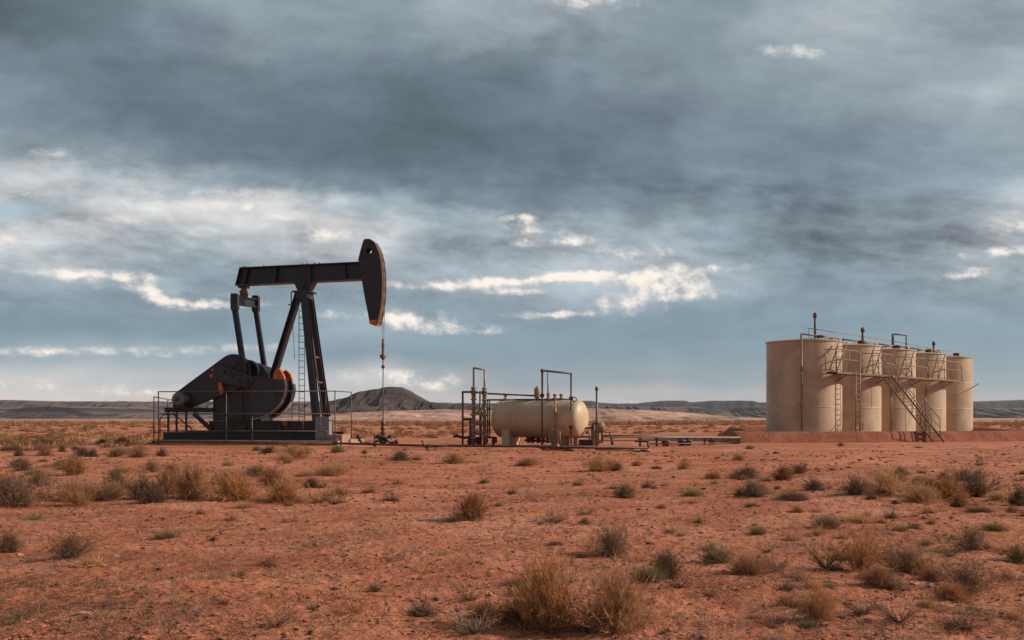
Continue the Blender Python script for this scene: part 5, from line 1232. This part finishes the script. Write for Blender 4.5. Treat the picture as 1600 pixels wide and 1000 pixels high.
HAND = [
 (856, 978, 166, 122, 'rust', 'clump', 'tall rust-brown shrub, the taller of the two big shrubs nearest the camera'),
 (960, 986, 158, 108, 'straw', 'clump', 'big bright straw-coloured shrub with a thick round crown nearest the camera'),
 (958, 870, 82, 52, 'brown', 'open', 'grey-brown twiggy shrub beyond the two big straw shrubs'),
 (905, 872, 26, 36, 'brown', 'tuft', 'small spiky brown tuft beside the grey-brown twiggy shrub'),
 (1012, 908, 74, 46, 'green', 'grass', 'dark grey-green bunchgrass mound behind the bright straw shrub'),
 (1042, 900, 70, 56, 'brown', 'clump', 'brown bushy shrub joined to the dark grey-green bunchgrass mound'),
 (1122, 880, 62, 46, 'green', 'grass', 'dark green bunchgrass clump touching a straw clump'),
 (1174, 898, 82, 70, 'straw', 'grass', 'pale straw bunchgrass touching the dark green clump'),
 (1215, 890, 60, 26, 'brown', 'sprawl', 'low grey twigs spreading beside the pale straw bunchgrass'),
 (1345, 896, 92, 104, 'rust', 'open', 'tall loose rust-coloured shrub with dark sprawling growth at its foot'),
 (1290, 888, 84, 32, 'green', 'sprawl', 'dark low branches sprawling at one side of the tall rust-coloured shrub'),
 (1408, 894, 104, 48, 'brown', 'open', 'dark brown low shrub on the tank side of the tall rust-coloured shrub'),
 (735, 811, 78, 46, 'rust', 'clump', 'round dense rust-brown shrub alone on bare ground in the middle distance'),
 (112, 870, 80, 42, 'brown', 'open', 'grey-brown low shrub alone on bare soil, tips spreading wide'),
 (12, 862, 60, 34, 'brown', 'clump', 'dark brown shrub cut by the picture edge above bare soil'),
 (262, 772, 64, 50, 'straw', 'clump', 'tan shrub at the dark end of the big shrub row before the pump jack'),
 (298, 780, 88, 64, 'straw', 'clump', 'largest tan shrub of the row before the pump jack'),
 (366, 782, 104, 48, 'rust', 'clump', 'wide rust-orange shrub ending the row before the pump jack'),
 (222, 780, 66, 40, 'brown', 'open', 'faint brown twiggy shrub at the start of the row before the pump jack'),
 (118, 782, 74, 62, 'straw', 'grass', 'tan grass clump with a brown shrub rising behind it'),
 (116, 742, 56, 30, 'rust', 'clump', 'brown rounded shrub rising behind the tan grass clump'),
 (26, 792, 92, 48, 'brown', 'clump', 'brown spreading shrub with pale roots near the picture edge'),
 (60, 760, 70, 28, 'brown', 'open', 'thin brown shrub behind the spreading shrub with pale roots'),
 (512, 743, 70, 32, 'straw', 'grass', 'straw clump with a long low tail, below the wellhead pipe'),
 (474, 744, 46, 16, 'straw', 'grass', 'low straw grass trailing off the clump below the wellhead pipe'),
 (462, 717, 72, 24, 'straw', 'clump', 'olive-tan shrub right below the pump jack skid'),
 (428, 760, 66, 32, 'rust', 'clump', 'brown-olive shrub between the rust-orange one and the straw clump'),
 (395, 745, 60, 20, 'green', 'clump', 'dull green shrub behind the brown-olive one'),
 (713, 724, 62, 20, 'straw', 'clump', 'straw shrub in front of the valved pipe risers'),
 (626, 720, 44, 18, 'green', 'clump', 'olive shrub just in front of the wellhead'),
 (652, 719, 34, 14, 'brown', 'tuft', 'small brown tuft beside the olive shrub at the wellhead'),
 (822, 726, 44, 24, 'straw', 'grass', 'straw tuft in front of the cream vessel legs'),
 (938, 736, 58, 26, 'straw', 'clump', 'wide tan shrub in front of the vessel end'),
 (962, 736, 44, 16, 'brown', 'open', 'low brown shrub touching the wide tan shrub before the vessel'),
 (995, 728, 22, 24, 'rust', 'grass', 'narrow upright rust tuft below the pipe end'),
 (1070, 733, 34, 16, 'straw', 'clump', 'small rounded tan shrub below the pipe rack'),
 (1113, 748, 34, 20, 'rust', 'grass', 'small upright rust tuft between the pipe rack and the green tuft'),
 (1083, 773, 44, 24, 'fresh', 'grass', 'yellow-green tuft standing alone in the middle distance'),
 (1010, 762, 32, 18, 'brown', 'tuft', 'thin brown tuft behind the brown shrub'),
 (976, 778, 54, 26, 'brown', 'clump', 'round brown shrub with a wide dark shadow in the middle distance'),
 (585, 926, 46, 32, 'green', 'tuft', 'dark green spiky tuft alone on bare soil near the camera'),
 (489, 951, 34, 20, 'fresh', 'tuft', 'small green tuft down the slope from the dark spiky one'),
 (742, 990, 96, 44, 'pale', 'sprawl', 'bleached dead shrub with pale curled branches near the camera'),
 (735, 938, 80, 34, 'brown', 'sprawl', 'dead branch lying across the soil behind the bleached shrub'),
 (432, 980, 70, 20, 'brown', 'sprawl', 'flat grey dead twigs at the lower picture edge'),
 (555, 957, 66, 26, 'rust', 'sprawl', 'brown wispy low twigs before the dark green tuft'),
 (1340, 772, 52, 32, 'brown', 'clump', 'brown shrub at the start of the tan thicket below the tanks'),
 (1385, 772, 108, 42, 'straw', 'open', 'wide tan thicket shrub below the tanks'),
 (1362, 780, 36, 20, 'green', 'tuft', 'green tuft in front of the wide tan thicket'),
 (1430, 776, 46, 24, 'rust', 'open', 'rust shrub at the far end of the tan thicket'),
 (1480, 778, 54, 34, 'green', 'clump', 'green-brown shrub at the start of the mixed thicket'),
 (1526, 776, 96, 46, 'brown', 'open', 'wide brown shrub in the middle of the mixed thicket'),
 (1503, 752, 40, 22, 'brown', 'clump', 'dark shrub behind the mixed thicket'),
 (1590, 790, 48, 44, 'green', 'clump', 'green shrub cut by the picture edge beside the mixed thicket'),
 (1532, 800, 50, 16, 'green', 'grass', 'low green clump in front of the mixed thicket'),
 (1240, 782, 66, 26, 'brown', 'grass', 'spreading brown tuft alone below the tank berm'),
 (1215, 764, 18, 16, 'rust', 'tuft', 'tiny rust tuft above the spreading brown tuft'),
 (1185, 834, 34, 22, 'fresh', 'grass', 'bright green tuft standing alone on the red soil'),
 (1556, 828, 46, 22, 'fresh', 'grass', 'yellow-green tuft in the far corner thicket'),
 (1428, 826, 42, 18, 'green', 'tuft', 'green splayed tuft before the tan thicket'),
 (1446, 852, 38, 18, 'green', 'tuft', 'green splayed tuft nearer than the one before the tan thicket'),
 (1456, 818, 34, 18, 'straw', 'tuft', 'straw tuft between the green splayed tufts and the thicket'),
 (1290, 826, 54, 34, 'brown', 'grass', 'dark brown tuft up the slope from the tall rust shrub'),
 (1345, 816, 62, 24, 'straw', 'grass', 'upright straw tufts behind the tall rust shrub'),
 (1520, 860, 64, 40, 'brown', 'open', 'purple-brown dead shrub with a long pale root'),
 (1512, 928, 100, 56, 'brown', 'open', 'large low brown shrub near the lower corner'),
 (1448, 950, 40, 44, 'straw', 'grass', 'upright straw tuft beside the large low brown shrub'),
 (1590, 880, 56, 36, 'green', 'clump', 'dark green shrub cut by the picture edge near the corner'),
 (1276, 968, 66, 50, 'rust', 'open', 'rust wispy shrub near the lower picture edge'),
 (1510, 960, 46, 26, 'pale', 'sprawl', 'bare white branching twig lying near the lower corner'),
 (1575, 905, 44, 34, 'straw', 'tuft', 'spindly straw tuft in front of the dark green corner shrub'),
 (1110, 928, 50, 24, 'brown', 'sprawl', 'grey wispy twigs before the dark green clump'),
 (1062, 920, 60, 30, 'brown', 'sprawl', 'grey spreading twigs before the brown bushy shrub'),
 (275, 943, 40, 24, 'straw', 'tuft', 'small tan tuft with a dark foot on the bare near soil'),
 (348, 944, 38, 18, 'brown', 'tuft', 'thin brown tuft next to the small tan tuft'),
 (20, 975, 36, 16, 'green', 'tuft', 'low green tuft near the lower corner by the bare soil'),
 (150, 1000, 54, 14, 'green', 'tuft', 'dark flat tuft at the lower picture edge'),
 (610, 783, 56, 16, 'brown', 'tuft', 'wide low brown tuft on the bare middle ground'),
 (575, 770, 44, 14, 'brown', 'tuft', 'low brown tuft behind the wide low one'),
 (756, 755, 34, 12, 'green', 'tuft', 'flat green-brown tuft between the big rust shrub and the pipe'),
 (622, 757, 34, 20, 'straw', 'tuft', 'pale small tuft behind the low brown tufts'),
 (505, 762, 36, 16, 'green', 'tuft', 'greenish tuft below the straw clump'),
 (512, 776, 36, 12, 'brown', 'tuft', 'flat brown tuft nearer than the greenish one'),
 (54, 812, 50, 18, 'fresh', 'tuft', 'yellow-green tuft on bare soil below the brown shrubs'),
 (362, 813, 34, 24, 'straw', 'tuft', 'thin straw tuft below the rust-orange shrub'),
 (314, 804, 28, 20, 'brown', 'tuft', 'wispy brown tuft beside the thin straw one'),
 (800, 772, 34, 16, 'brown', 'tuft', 'small brown tuft just beyond the big rust shrub'),
 (870, 815, 60, 18, 'brown', 'sprawl', 'sparse grey twigs between the rust shrub and the brown shrub'),
 (915, 806, 46, 14, 'brown', 'sprawl', 'thin dark twigs on the bare red middle ground'),
 (1090, 815, 30, 20, 'fresh', 'tuft', 'small fresh green tuft above the dark green clump'),
 (1065, 838, 30, 14, 'fresh', 'tuft', 'faint green tuft nearer than the small fresh one'),
 (1160, 750, 40, 16, 'brown', 'tuft', 'brown tuft in a line of low scrub below the berm'),
 (1200, 752, 40, 14, 'brown', 'tuft', 'low brown scrub beside the brown tuft below the berm'),
 (1435, 700, 24, 6, 'fresh', 'tuft', 'tiny green plant at the foot of the berm stair'),
 (1250, 740, 44, 18, 'brown', 'open', 'brown low shrub on the pale ground under the first tank'),
 (1300, 735, 16, 12, 'green', 'tuft', 'tiny dark green plant on the pale ground before the tanks'),
 (1440, 740, 28, 12, 'green', 'tuft', 'small dark tuft before the fourth tank'),
 (1530, 726, 30, 9, 'brown', 'tuft', 'small flat tuft before the end of the berm'),
 (180, 714, 44, 16, 'brown', 'clump', 'brown shrub in the line beside the pump jack rail'),
 (215, 714, 44, 18, 'straw', 'clump', 'tan shrub in the line beside the pump jack rail'),
 (252, 713, 24, 14, 'green', 'clump', 'olive shrub at the corner of the guard rail'),
 (145, 713, 26, 14, 'green', 'clump', 'dark olive shrub left over at the far end of the shrub line by the rail'),
 (72, 712, 36, 18, 'straw', 'clump', 'pale shrub before the plateau side, tan and round'),
 (98, 706, 18, 14, 'green', 'clump', 'small dark green shrub beside the pale round one'),
 (12, 697, 34, 18, 'straw', 'clump', 'tan bush at the picture edge on the far flat'),
 (40, 698, 26, 14, 'rust', 'clump', 'rust bush beside the tan one on the far flat'),
 (188, 693, 26, 12, 'rust', 'clump', 'rust bush behind the shrub line'),
 (355, 728, 30, 14, 'fresh', 'tuft', 'yellow-green tuft before the long skid'),
 (240, 738, 40, 20, 'brown', 'open', 'faint twiggy shrub behind the tan row'),
 (180, 742, 30, 16, 'green', 'tuft', 'grey-green tuft between the brown shrub and the row'),
]
for h in HAND: plant(*h)
# the many alike: small tufts and shrubs scattered over the plain
GR = {
 'straw': ('small straw tuft scattered among many alike over the red plain', 'small straw tufts scattered over the plain'),
 'brown': ('small dry brown tuft scattered among many alike over the red plain', 'small brown tufts scattered over the plain'),
 'green': ('small grey-green tuft scattered among many alike over the red plain', 'small grey-green tufts scattered over the plain'),
 'rust': ('small rust-coloured shrub scattered among many alike over the red plain', 'small rust shrubs scattered over the plain'),
}
def dens(px, py):
    """How thickly the plain is grown over, from the lie of the place."""
    Y = FPX*EYE/(py-HOR); x = (px-800)*Y/FPX
    d = 0.25
    if px < 250 and py < 790: d = 1.5
    if px < 250 and py < 720: d = 2.2
    if 250 < px < 560 and 700 < py < 790: d = 0.7
    if px > 1150 and py > 740: d = 0.9
    if px > 1200 and py > 860: d = 1.4
    if 950 < px < 1250 and py > 700: d = max(d, 0.5)
    if px > 1150 and py < 725: d = 0.12
    if px < 700 and py > 800: d = 0.10
    if px > 700 and py > 900: d = max(d, .7)
    d *= 0.55 + 1.6*max(0, float(fbm(np.array([x/4.0]), np.array([Y/4.0]), 77, 3)[0])+.15)
    return d
def blocked(x, y):
    if 12 < x < 40 and 54.5 < y < 86: return True
    if -3.9 < x < 6.5 and 42 < y < 50.2: return True
    lx = (x-FR.ox)*math.cos(-TH) - (y-FR.oy)*math.sin(-TH); ly = (x-FR.ox)*math.sin(-TH) + (y-FR.oy)*math.cos(-TH)
    return -8.6 < lx < 3.2 and -2.9 < ly < 2.8
MARKS = [(862,978,'the two big shrubs'),(1030,905,'the grey-green mound'),(1150,890,'the pale straw bunchgrass'),(958,870,'the grey-brown twiggy shrub'),
 (1345,896,'the tall rust shrub'),(735,811,'the round rust-brown shrub'),(112,870,'the lone grey-brown shrub'),(12,862,'the dark edge shrub'),(298,780,'the tan shrub row'),
 (118,782,'the tan grass clump'),(26,792,'the pale-rooted brown shrub'),(512,743,'the long-tailed straw clump'),(462,717,'the pump jack skid'),(713,724,'the valved pipe risers'),
 (626,720,'the wellhead'),(822,726,'the cream vessel'),(962,736,'the vessel skid end'),(1070,733,'the pipe rack'),(1083,773,'the lone yellow-green tuft'),(976,778,'the round brown shrub'),
 (585,926,'the dark green spiky tuft'),(742,990,'the bleached dead shrub'),(1385,772,'the tan thicket'),(1526,776,'the mixed thicket'),(1240,782,'the spreading brown tuft'),
 (1185,834,'the bright green tuft'),(1556,828,'the corner yellow-green tuft'),(1512,928,'the large low corner shrub'),(1276,968,'the wispy rust shrub'),(275,943,'the small dark-footed tuft'),
 (610,783,'the wide low brown tuft'),(1250,700,'the first beige tank'),(1400,700,'the middle beige tank'),(1500,700,'the farthest beige tank'),(200,712,'the shrub line by the rail'),
 (60,705,'the pale round shrub'),(54,812,'the lone yellow-green plant'),(432,980,'the flat grey dead twigs'),(150,990,'the dark flat tuft'),(362,813,'the thin straw tuft'),(870,815,'the sparse grey twigs')]
PLAIN = []
def describe():
    """Name every scattered plant by its look and the nearest landmark, then tell namesakes apart."""
    seen = {}
    for o, px, py, w, col, form in PLAIN:
        mx_, my_, ph = min(MARKS, key=lambda q: (q[0]-px)**2 + (2.5*(q[1]-py))**2)
        dx, dy = px-mx_, (py-my_)*2.5
        rel = ('on the tank side of' if dx > 0 else 'on the pump jack side of') if abs(dx) > abs(dy) else ('in front of' if dy > 0 else 'behind')
        if 'tank' in ph and 'side' in rel: rel = 'beside'
        look = {'straw': 'straw', 'brown': 'dry brown', 'green': 'grey-green', 'rust': 'rusty'}[col] + ' ' + {'tuft': 'tuft', 'sprawl': 'sprawling twigs', 'grass': 'bunchgrass', 'clump': 'shrublet'}[form]
        seen.setdefault((look, rel, ph), []).append((o.location.y, o))
    for (look, rel, ph), v in seen.items():
        v.sort(key=lambda q: q[0]); n = len(v)
        for i, (_, o) in enumerate(v):
            pre = 'small' if n == 1 else (['nearer', 'farther'][i] if n == 2 else (['nearest', 'middle', 'farthest'][i] if n == 3 else ['nearest', 'second nearest', 'third nearest', 'fourth nearest', 'fifth nearest', 'sixth nearest', 'seventh nearest', 'farthest'][min(i, 7) if i < n-1 else 7]))
            o['label'] = f'{pre} {look} {rel} {ph}'
n = 0
while n < 220:
    px, py = rng.uniform(-20, 1620), 690 + 310*rng.uniform()**1.5
    if py > 1000 or rng.uniform()*1.6 > dens(px, py): continue
    Y = FPX*EYE/(py-HOR); x = (px-800)*Y/FPX
    if blocked(x, Y): continue
    col = rng.choice(['straw', 'brown', 'green', 'rust'], p=[.30, .38, .17, .15]); big = py < 790 and (px < 560 or px > 1150)
    form = 'clump' if (col == 'rust' or (big and rng.uniform() < .5)) else rng.choice(['tuft', 'tuft', 'sprawl', 'grass'])
    w = rng.uniform(.35, .85) if big else rng.uniform(.16, .42)
    lb, gr = GR[str(col)]
    plant_w(x, Y, gz(x, Y), w*1.15, w*rng.uniform(.35, .6)*(.45 if form == 'sprawl' else 1), str(col), str(form), lb, gr); n += 1
    PLAIN.append((COL.objects[-1], px, py, w, str(col), str(form)))
describe()

def mass(name, label, pts, hs, ws, nb, col, seg=1, blade=.02):
    """Many tiny plants as one object: pts (N,3), hs heights, ws widths, nb blades each."""
    r = np.random.default_rng(len(pts)); N = len(pts); idx = np.repeat(np.arange(N), nb)
    d = sph(N*nb, .05, 1.35, r); d[:, 2] *= 1.0
    b = pts[idx] + np.concatenate([r.normal(size=(N*nb, 2))*(ws[idx]*.20)[:, None], np.zeros((N*nb, 1))], 1)
    L = (hs[idx])*r.uniform(.55, 1.15, N*nb); d[:, :2] *= (ws[idx]*.5/np.maximum(hs[idx], .01))[:, None]
    _, V, F = ribbons(b, d, L, np.broadcast_to(np.asarray(blade)[idx] if np.ndim(blade) else np.full(N*nb, blade), (N*nb,)), .1, seg, 5)
    return kind(link(name, np_mesh(name, V, F, PM[col], smooth=False)), 'stuff', label)
def scatter(N, Y0, Y1, pw, xl=-1.15, xr=1.15):
    u = rng.uniform(size=N); Y = (Y0**(1-pw) + u*(Y1**(1-pw)-Y0**(1-pw)))**(1/(1-pw)); X = Y*rng.uniform(xl, xr, N)*0.52
    return X, Y
def keep(X, Y): return np.array([not blocked(a, b) for a, b in zip(X, Y)])
# mid-distance scrub, then the grown-over far plain
for col, N, sd in (('straw', 900, 1), ('brown', 620, 2), ('green', 300, 3), ('rust', 800, 4)):
    X, Y = scatter(N, 42, 150, 1.3); c = fbm(X/9, Y/14, 50, 3); m_ = keep(X, Y) & (c > -.12+.10*rng.normal(size=len(X))) & ((Y > 62+10*fbm(X/6, Y/6, 91, 2)) | (X < -18.5-4*rng.uniform(size=len(X))**2)); X, Y = X[m_], Y[m_]
    w = rng.uniform(.30, .85, len(X)); Z = ground_z(X, Y)
    mass('scrub', f'low {col} scrub growing thickly over the plain beyond the pump jack', np.column_stack([X, Y, Z]), w*rng.uniform(.35, .6, len(X)), w*1.2, 60, col, 1, .014+.00010*Y)
for col, N in (('straw', 2200), ('brown', 2400), ('rust', 2400)):
    X, Y = scatter(N, 140, 900, 1.15); c = fbm(X/40, Y/70, 51, 3); m_ = c > -.10; X, Y = X[m_], Y[m_]
    w = rng.uniform(.7, 1.9, len(X)); Z = ground_z(X, Y)
    mass('far_scrub', f'{col} brush covering the far plain below the mesas', np.column_stack([X, Y, Z]), w*.45, w*1.5, 16, col, 1, .03+.00025*Y)
# thin dry grass and twigs lying on the near soil
X, Y = scatter(2600, 6.3, 46, 1.3); cl = fbm(X/1.6, Y/1.6, 52, 3); m_ = (cl > .05) | ((X > 0) & (Y < 14) & (cl > -.1)); X, Y = X[m_], Y[m_]
w = rng.uniform(.06, .2, len(X)); mass('dry_grass', 'thin dry grass wisps growing over the near soil', np.column_stack([X, Y, ground_z(X, Y)]), w*.6, w*1.8, 14, 'pale', 2, .0012+.00012*Y)
X, Y = scatter(2600, 6.3, 46, 1.3); cl = fbm(X/1.6, Y/1.6, 53, 3); m_ = cl > .1; X, Y = X[m_], Y[m_]
w = rng.uniform(.06, .22, len(X)); mass('dry_grass', 'dark wiry grass wisps growing over the near soil', np.column_stack([X, Y, ground_z(X, Y)]), w*.5, w*1.8, 16, 'brown', 2, .0012+.00012*Y)

def clods(name, label, N, Y0, Y1, pw, s0, s1, m, flat=.55, seed=5):
    """Small angular crumbs of baked earth: real lumps, one object."""
    r = np.random.default_rng(seed); X, Y = scatter(N, Y0, Y1, pw)
    cl = fbm(X/1.3, Y/1.3, seed, 3); m_ = (r.uniform(size=N) < .35 + 1.6*np.clip(cl+.05, 0, 1)); X, Y = X[m_], Y[m_]; N = len(X)
    S_ = (s0 + (s1-s0)*r.uniform(size=N)**5)*np.clip(Y/12, 1, 3.2)
    t = (1+5**.5)/2; base = np.array([(-1,t,0),(1,t,0),(-1,-t,0),(1,-t,0),(0,-1,t),(0,1,t),(0,-1,-t),(0,1,-t),(t,0,-1),(t,0,1),(-t,0,-1),(-t,0,1)])/1.9
    fc = np.array([(0,11,5),(0,5,1),(0,1,7),(0,7,10),(0,10,11),(1,5,9),(5,11,4),(11,10,2),(10,7,6),(7,1,8),(3,9,4),(3,4,2),(3,2,6),(3,6,8),(3,8,9),(4,9,5),(2,4,11),(6,2,10),(8,6,7),(9,8,1)])
    jit = base[None]*(1+r.normal(size=(N, 12, 1))*.28); jit = jit*np.stack([r.uniform(.7, 1.7, N), r.uniform(.7, 1.2, N), np.full(N, flat)*r.uniform(.5, 1.3, N)], 1)[:, None]
    a = r.uniform(0, 6.28, N); c, s = np.cos(a)[:, None], np.sin(a)[:, None]
    x, y = jit[..., 0]*c - jit[..., 1]*s, jit[..., 0]*s + jit[..., 1]*c
    V = np.stack([x, y, jit[..., 2]], -1)*(S_/2)[:, None, None] + np.stack([X, Y, ground_z(X, Y)+S_*.08], -1)[:, None]
    F = (np.arange(N)*12)[:, None, None] + fc[None]
    return kind(link(name, np_mesh(name, V.reshape(-1, 3), F.reshape(-1, 3), m, smooth=False)), 'stuff', label)
def clod_mat(name, cols):
    def build(t, b):
        isl = t.n('ShaderNodeNewGeometry').outputs['Random Per Island']; t.put(b.inputs['Base Color'], t.ramp(isl, [(i/(len(cols)-1), q) for i, q in enumerate(cols)]))
    return mat(name, build, .95, spec=.1)
M_CLOD = clod_mat('baked_crumbs', [(0.30, 0.10, 0.05), (0.40, 0.15, 0.085), (0.20, 0.065, 0.038), (0.46, 0.21, 0.13)])
M_STONE = clod_mat('dark_stones', [(0.075, 0.038, 0.027), (0.15, 0.07, 0.045), (0.10, 0.055, 0.04), (0.20, 0.10, 0.07)])
clods('earth_crumbs', 'crumbs and flakes of baked red earth strewn over the soil', 26000, 6.2, 42, 1.35, .010, .055, M_CLOD)
clods('dark_pebbles', 'small dark stones and crumbs strewn over the red soil', 12000, 6.2, 50, 1.3, .008, .05, M_STONE, .6, 8)
# lying twigs
X, Y = scatter(5200, 6.2, 30, 1.35); N = len(X); r2 = np.random.default_rng(4)
a = r2.uniform(0, 6.28, N); d = np.stack([np.cos(a), np.sin(a)*.6, r2.uniform(-.03, .12, N)], 1)
for nm, col, sl in (('ground_twigs', 'brown', slice(0, 3400)), ('pale_twigs', 'pale', slice(3400, N))):
    P0 = np.column_stack([X[sl], Y[sl], ground_z(X[sl], Y[sl])+.008])
    _, V, F = ribbons(P0, d[sl], r2.uniform(.04, .20, len(P0)), .0014+.00016*Y[sl], 0.02, 3, 9)
    kind(link(nm, np_mesh(nm, V, F, PM[col], smooth=False)), 'stuff', f'thin {col} twigs and straws lying on the soil')
# a few single stones
def stone(px, py, w, label):
    Y = FPX*EYE/(py-HOR); x = (px-800)*Y/FPX; s = w*Y/FPX/2; z = gz(x, Y)
    r = np.random.default_rng(int(px)); m = MB(); m.ball((0, 0, 0), 1, 10, 7)
    m.v = [tuple(np.array(v)*(1+.16*math.sin(7*v[0]+5*v[1])+.10*math.sin(11*v[2]+px+9*v[0]))*np.array([s, s*.8, s*.55])) for v in m.v]; m.sm = [False]*len(m.f)
    o = m.build('stone', M_STONE); o.location = (x, Y, z+s*.22); o.rotation_euler = (0, 0, px); tag(o, label, 'stone')
stone(335, 857, 16, 'dark rounded stone on the bare near soil below the shrub row')
stone(412, 836, 12, 'small dark stone on bare soil below the rust-orange shrub')
stone(1400, 792, 16, 'dark brown stone in front of the tan thicket')
stone(230, 815, 8, 'tiny dark stone on bare soil below the tan row')
stone(1285, 772, 9, 'small black stone between the brown tuft and the tan thicket')
# ================================================================== THE AIR
hz = bpy.data.materials.new('air'); hz.use_nodes = True; hz.node_tree.nodes.clear(); t = NT(hz.node_tree)
pv = t.n('ShaderNodeVolumePrincipled'); pv.inputs['Color'].default_value = (0.88, 0.92, 1.0, 1); pv.inputs['Density'].default_value = 2.8e-5; pv.inputs['Anisotropy'].default_value = 0.2
t.put(t.n('ShaderNodeOutputMaterial').inputs['Volume'], pv.outputs[0])
hb = MB().box2((-11200, -11200, -26), (11200, 11200, 104)).build('haze', hz); kind(hb, 'stuff', 'thin blue haze over the far plain'); hb.display_type = 'WIRE'
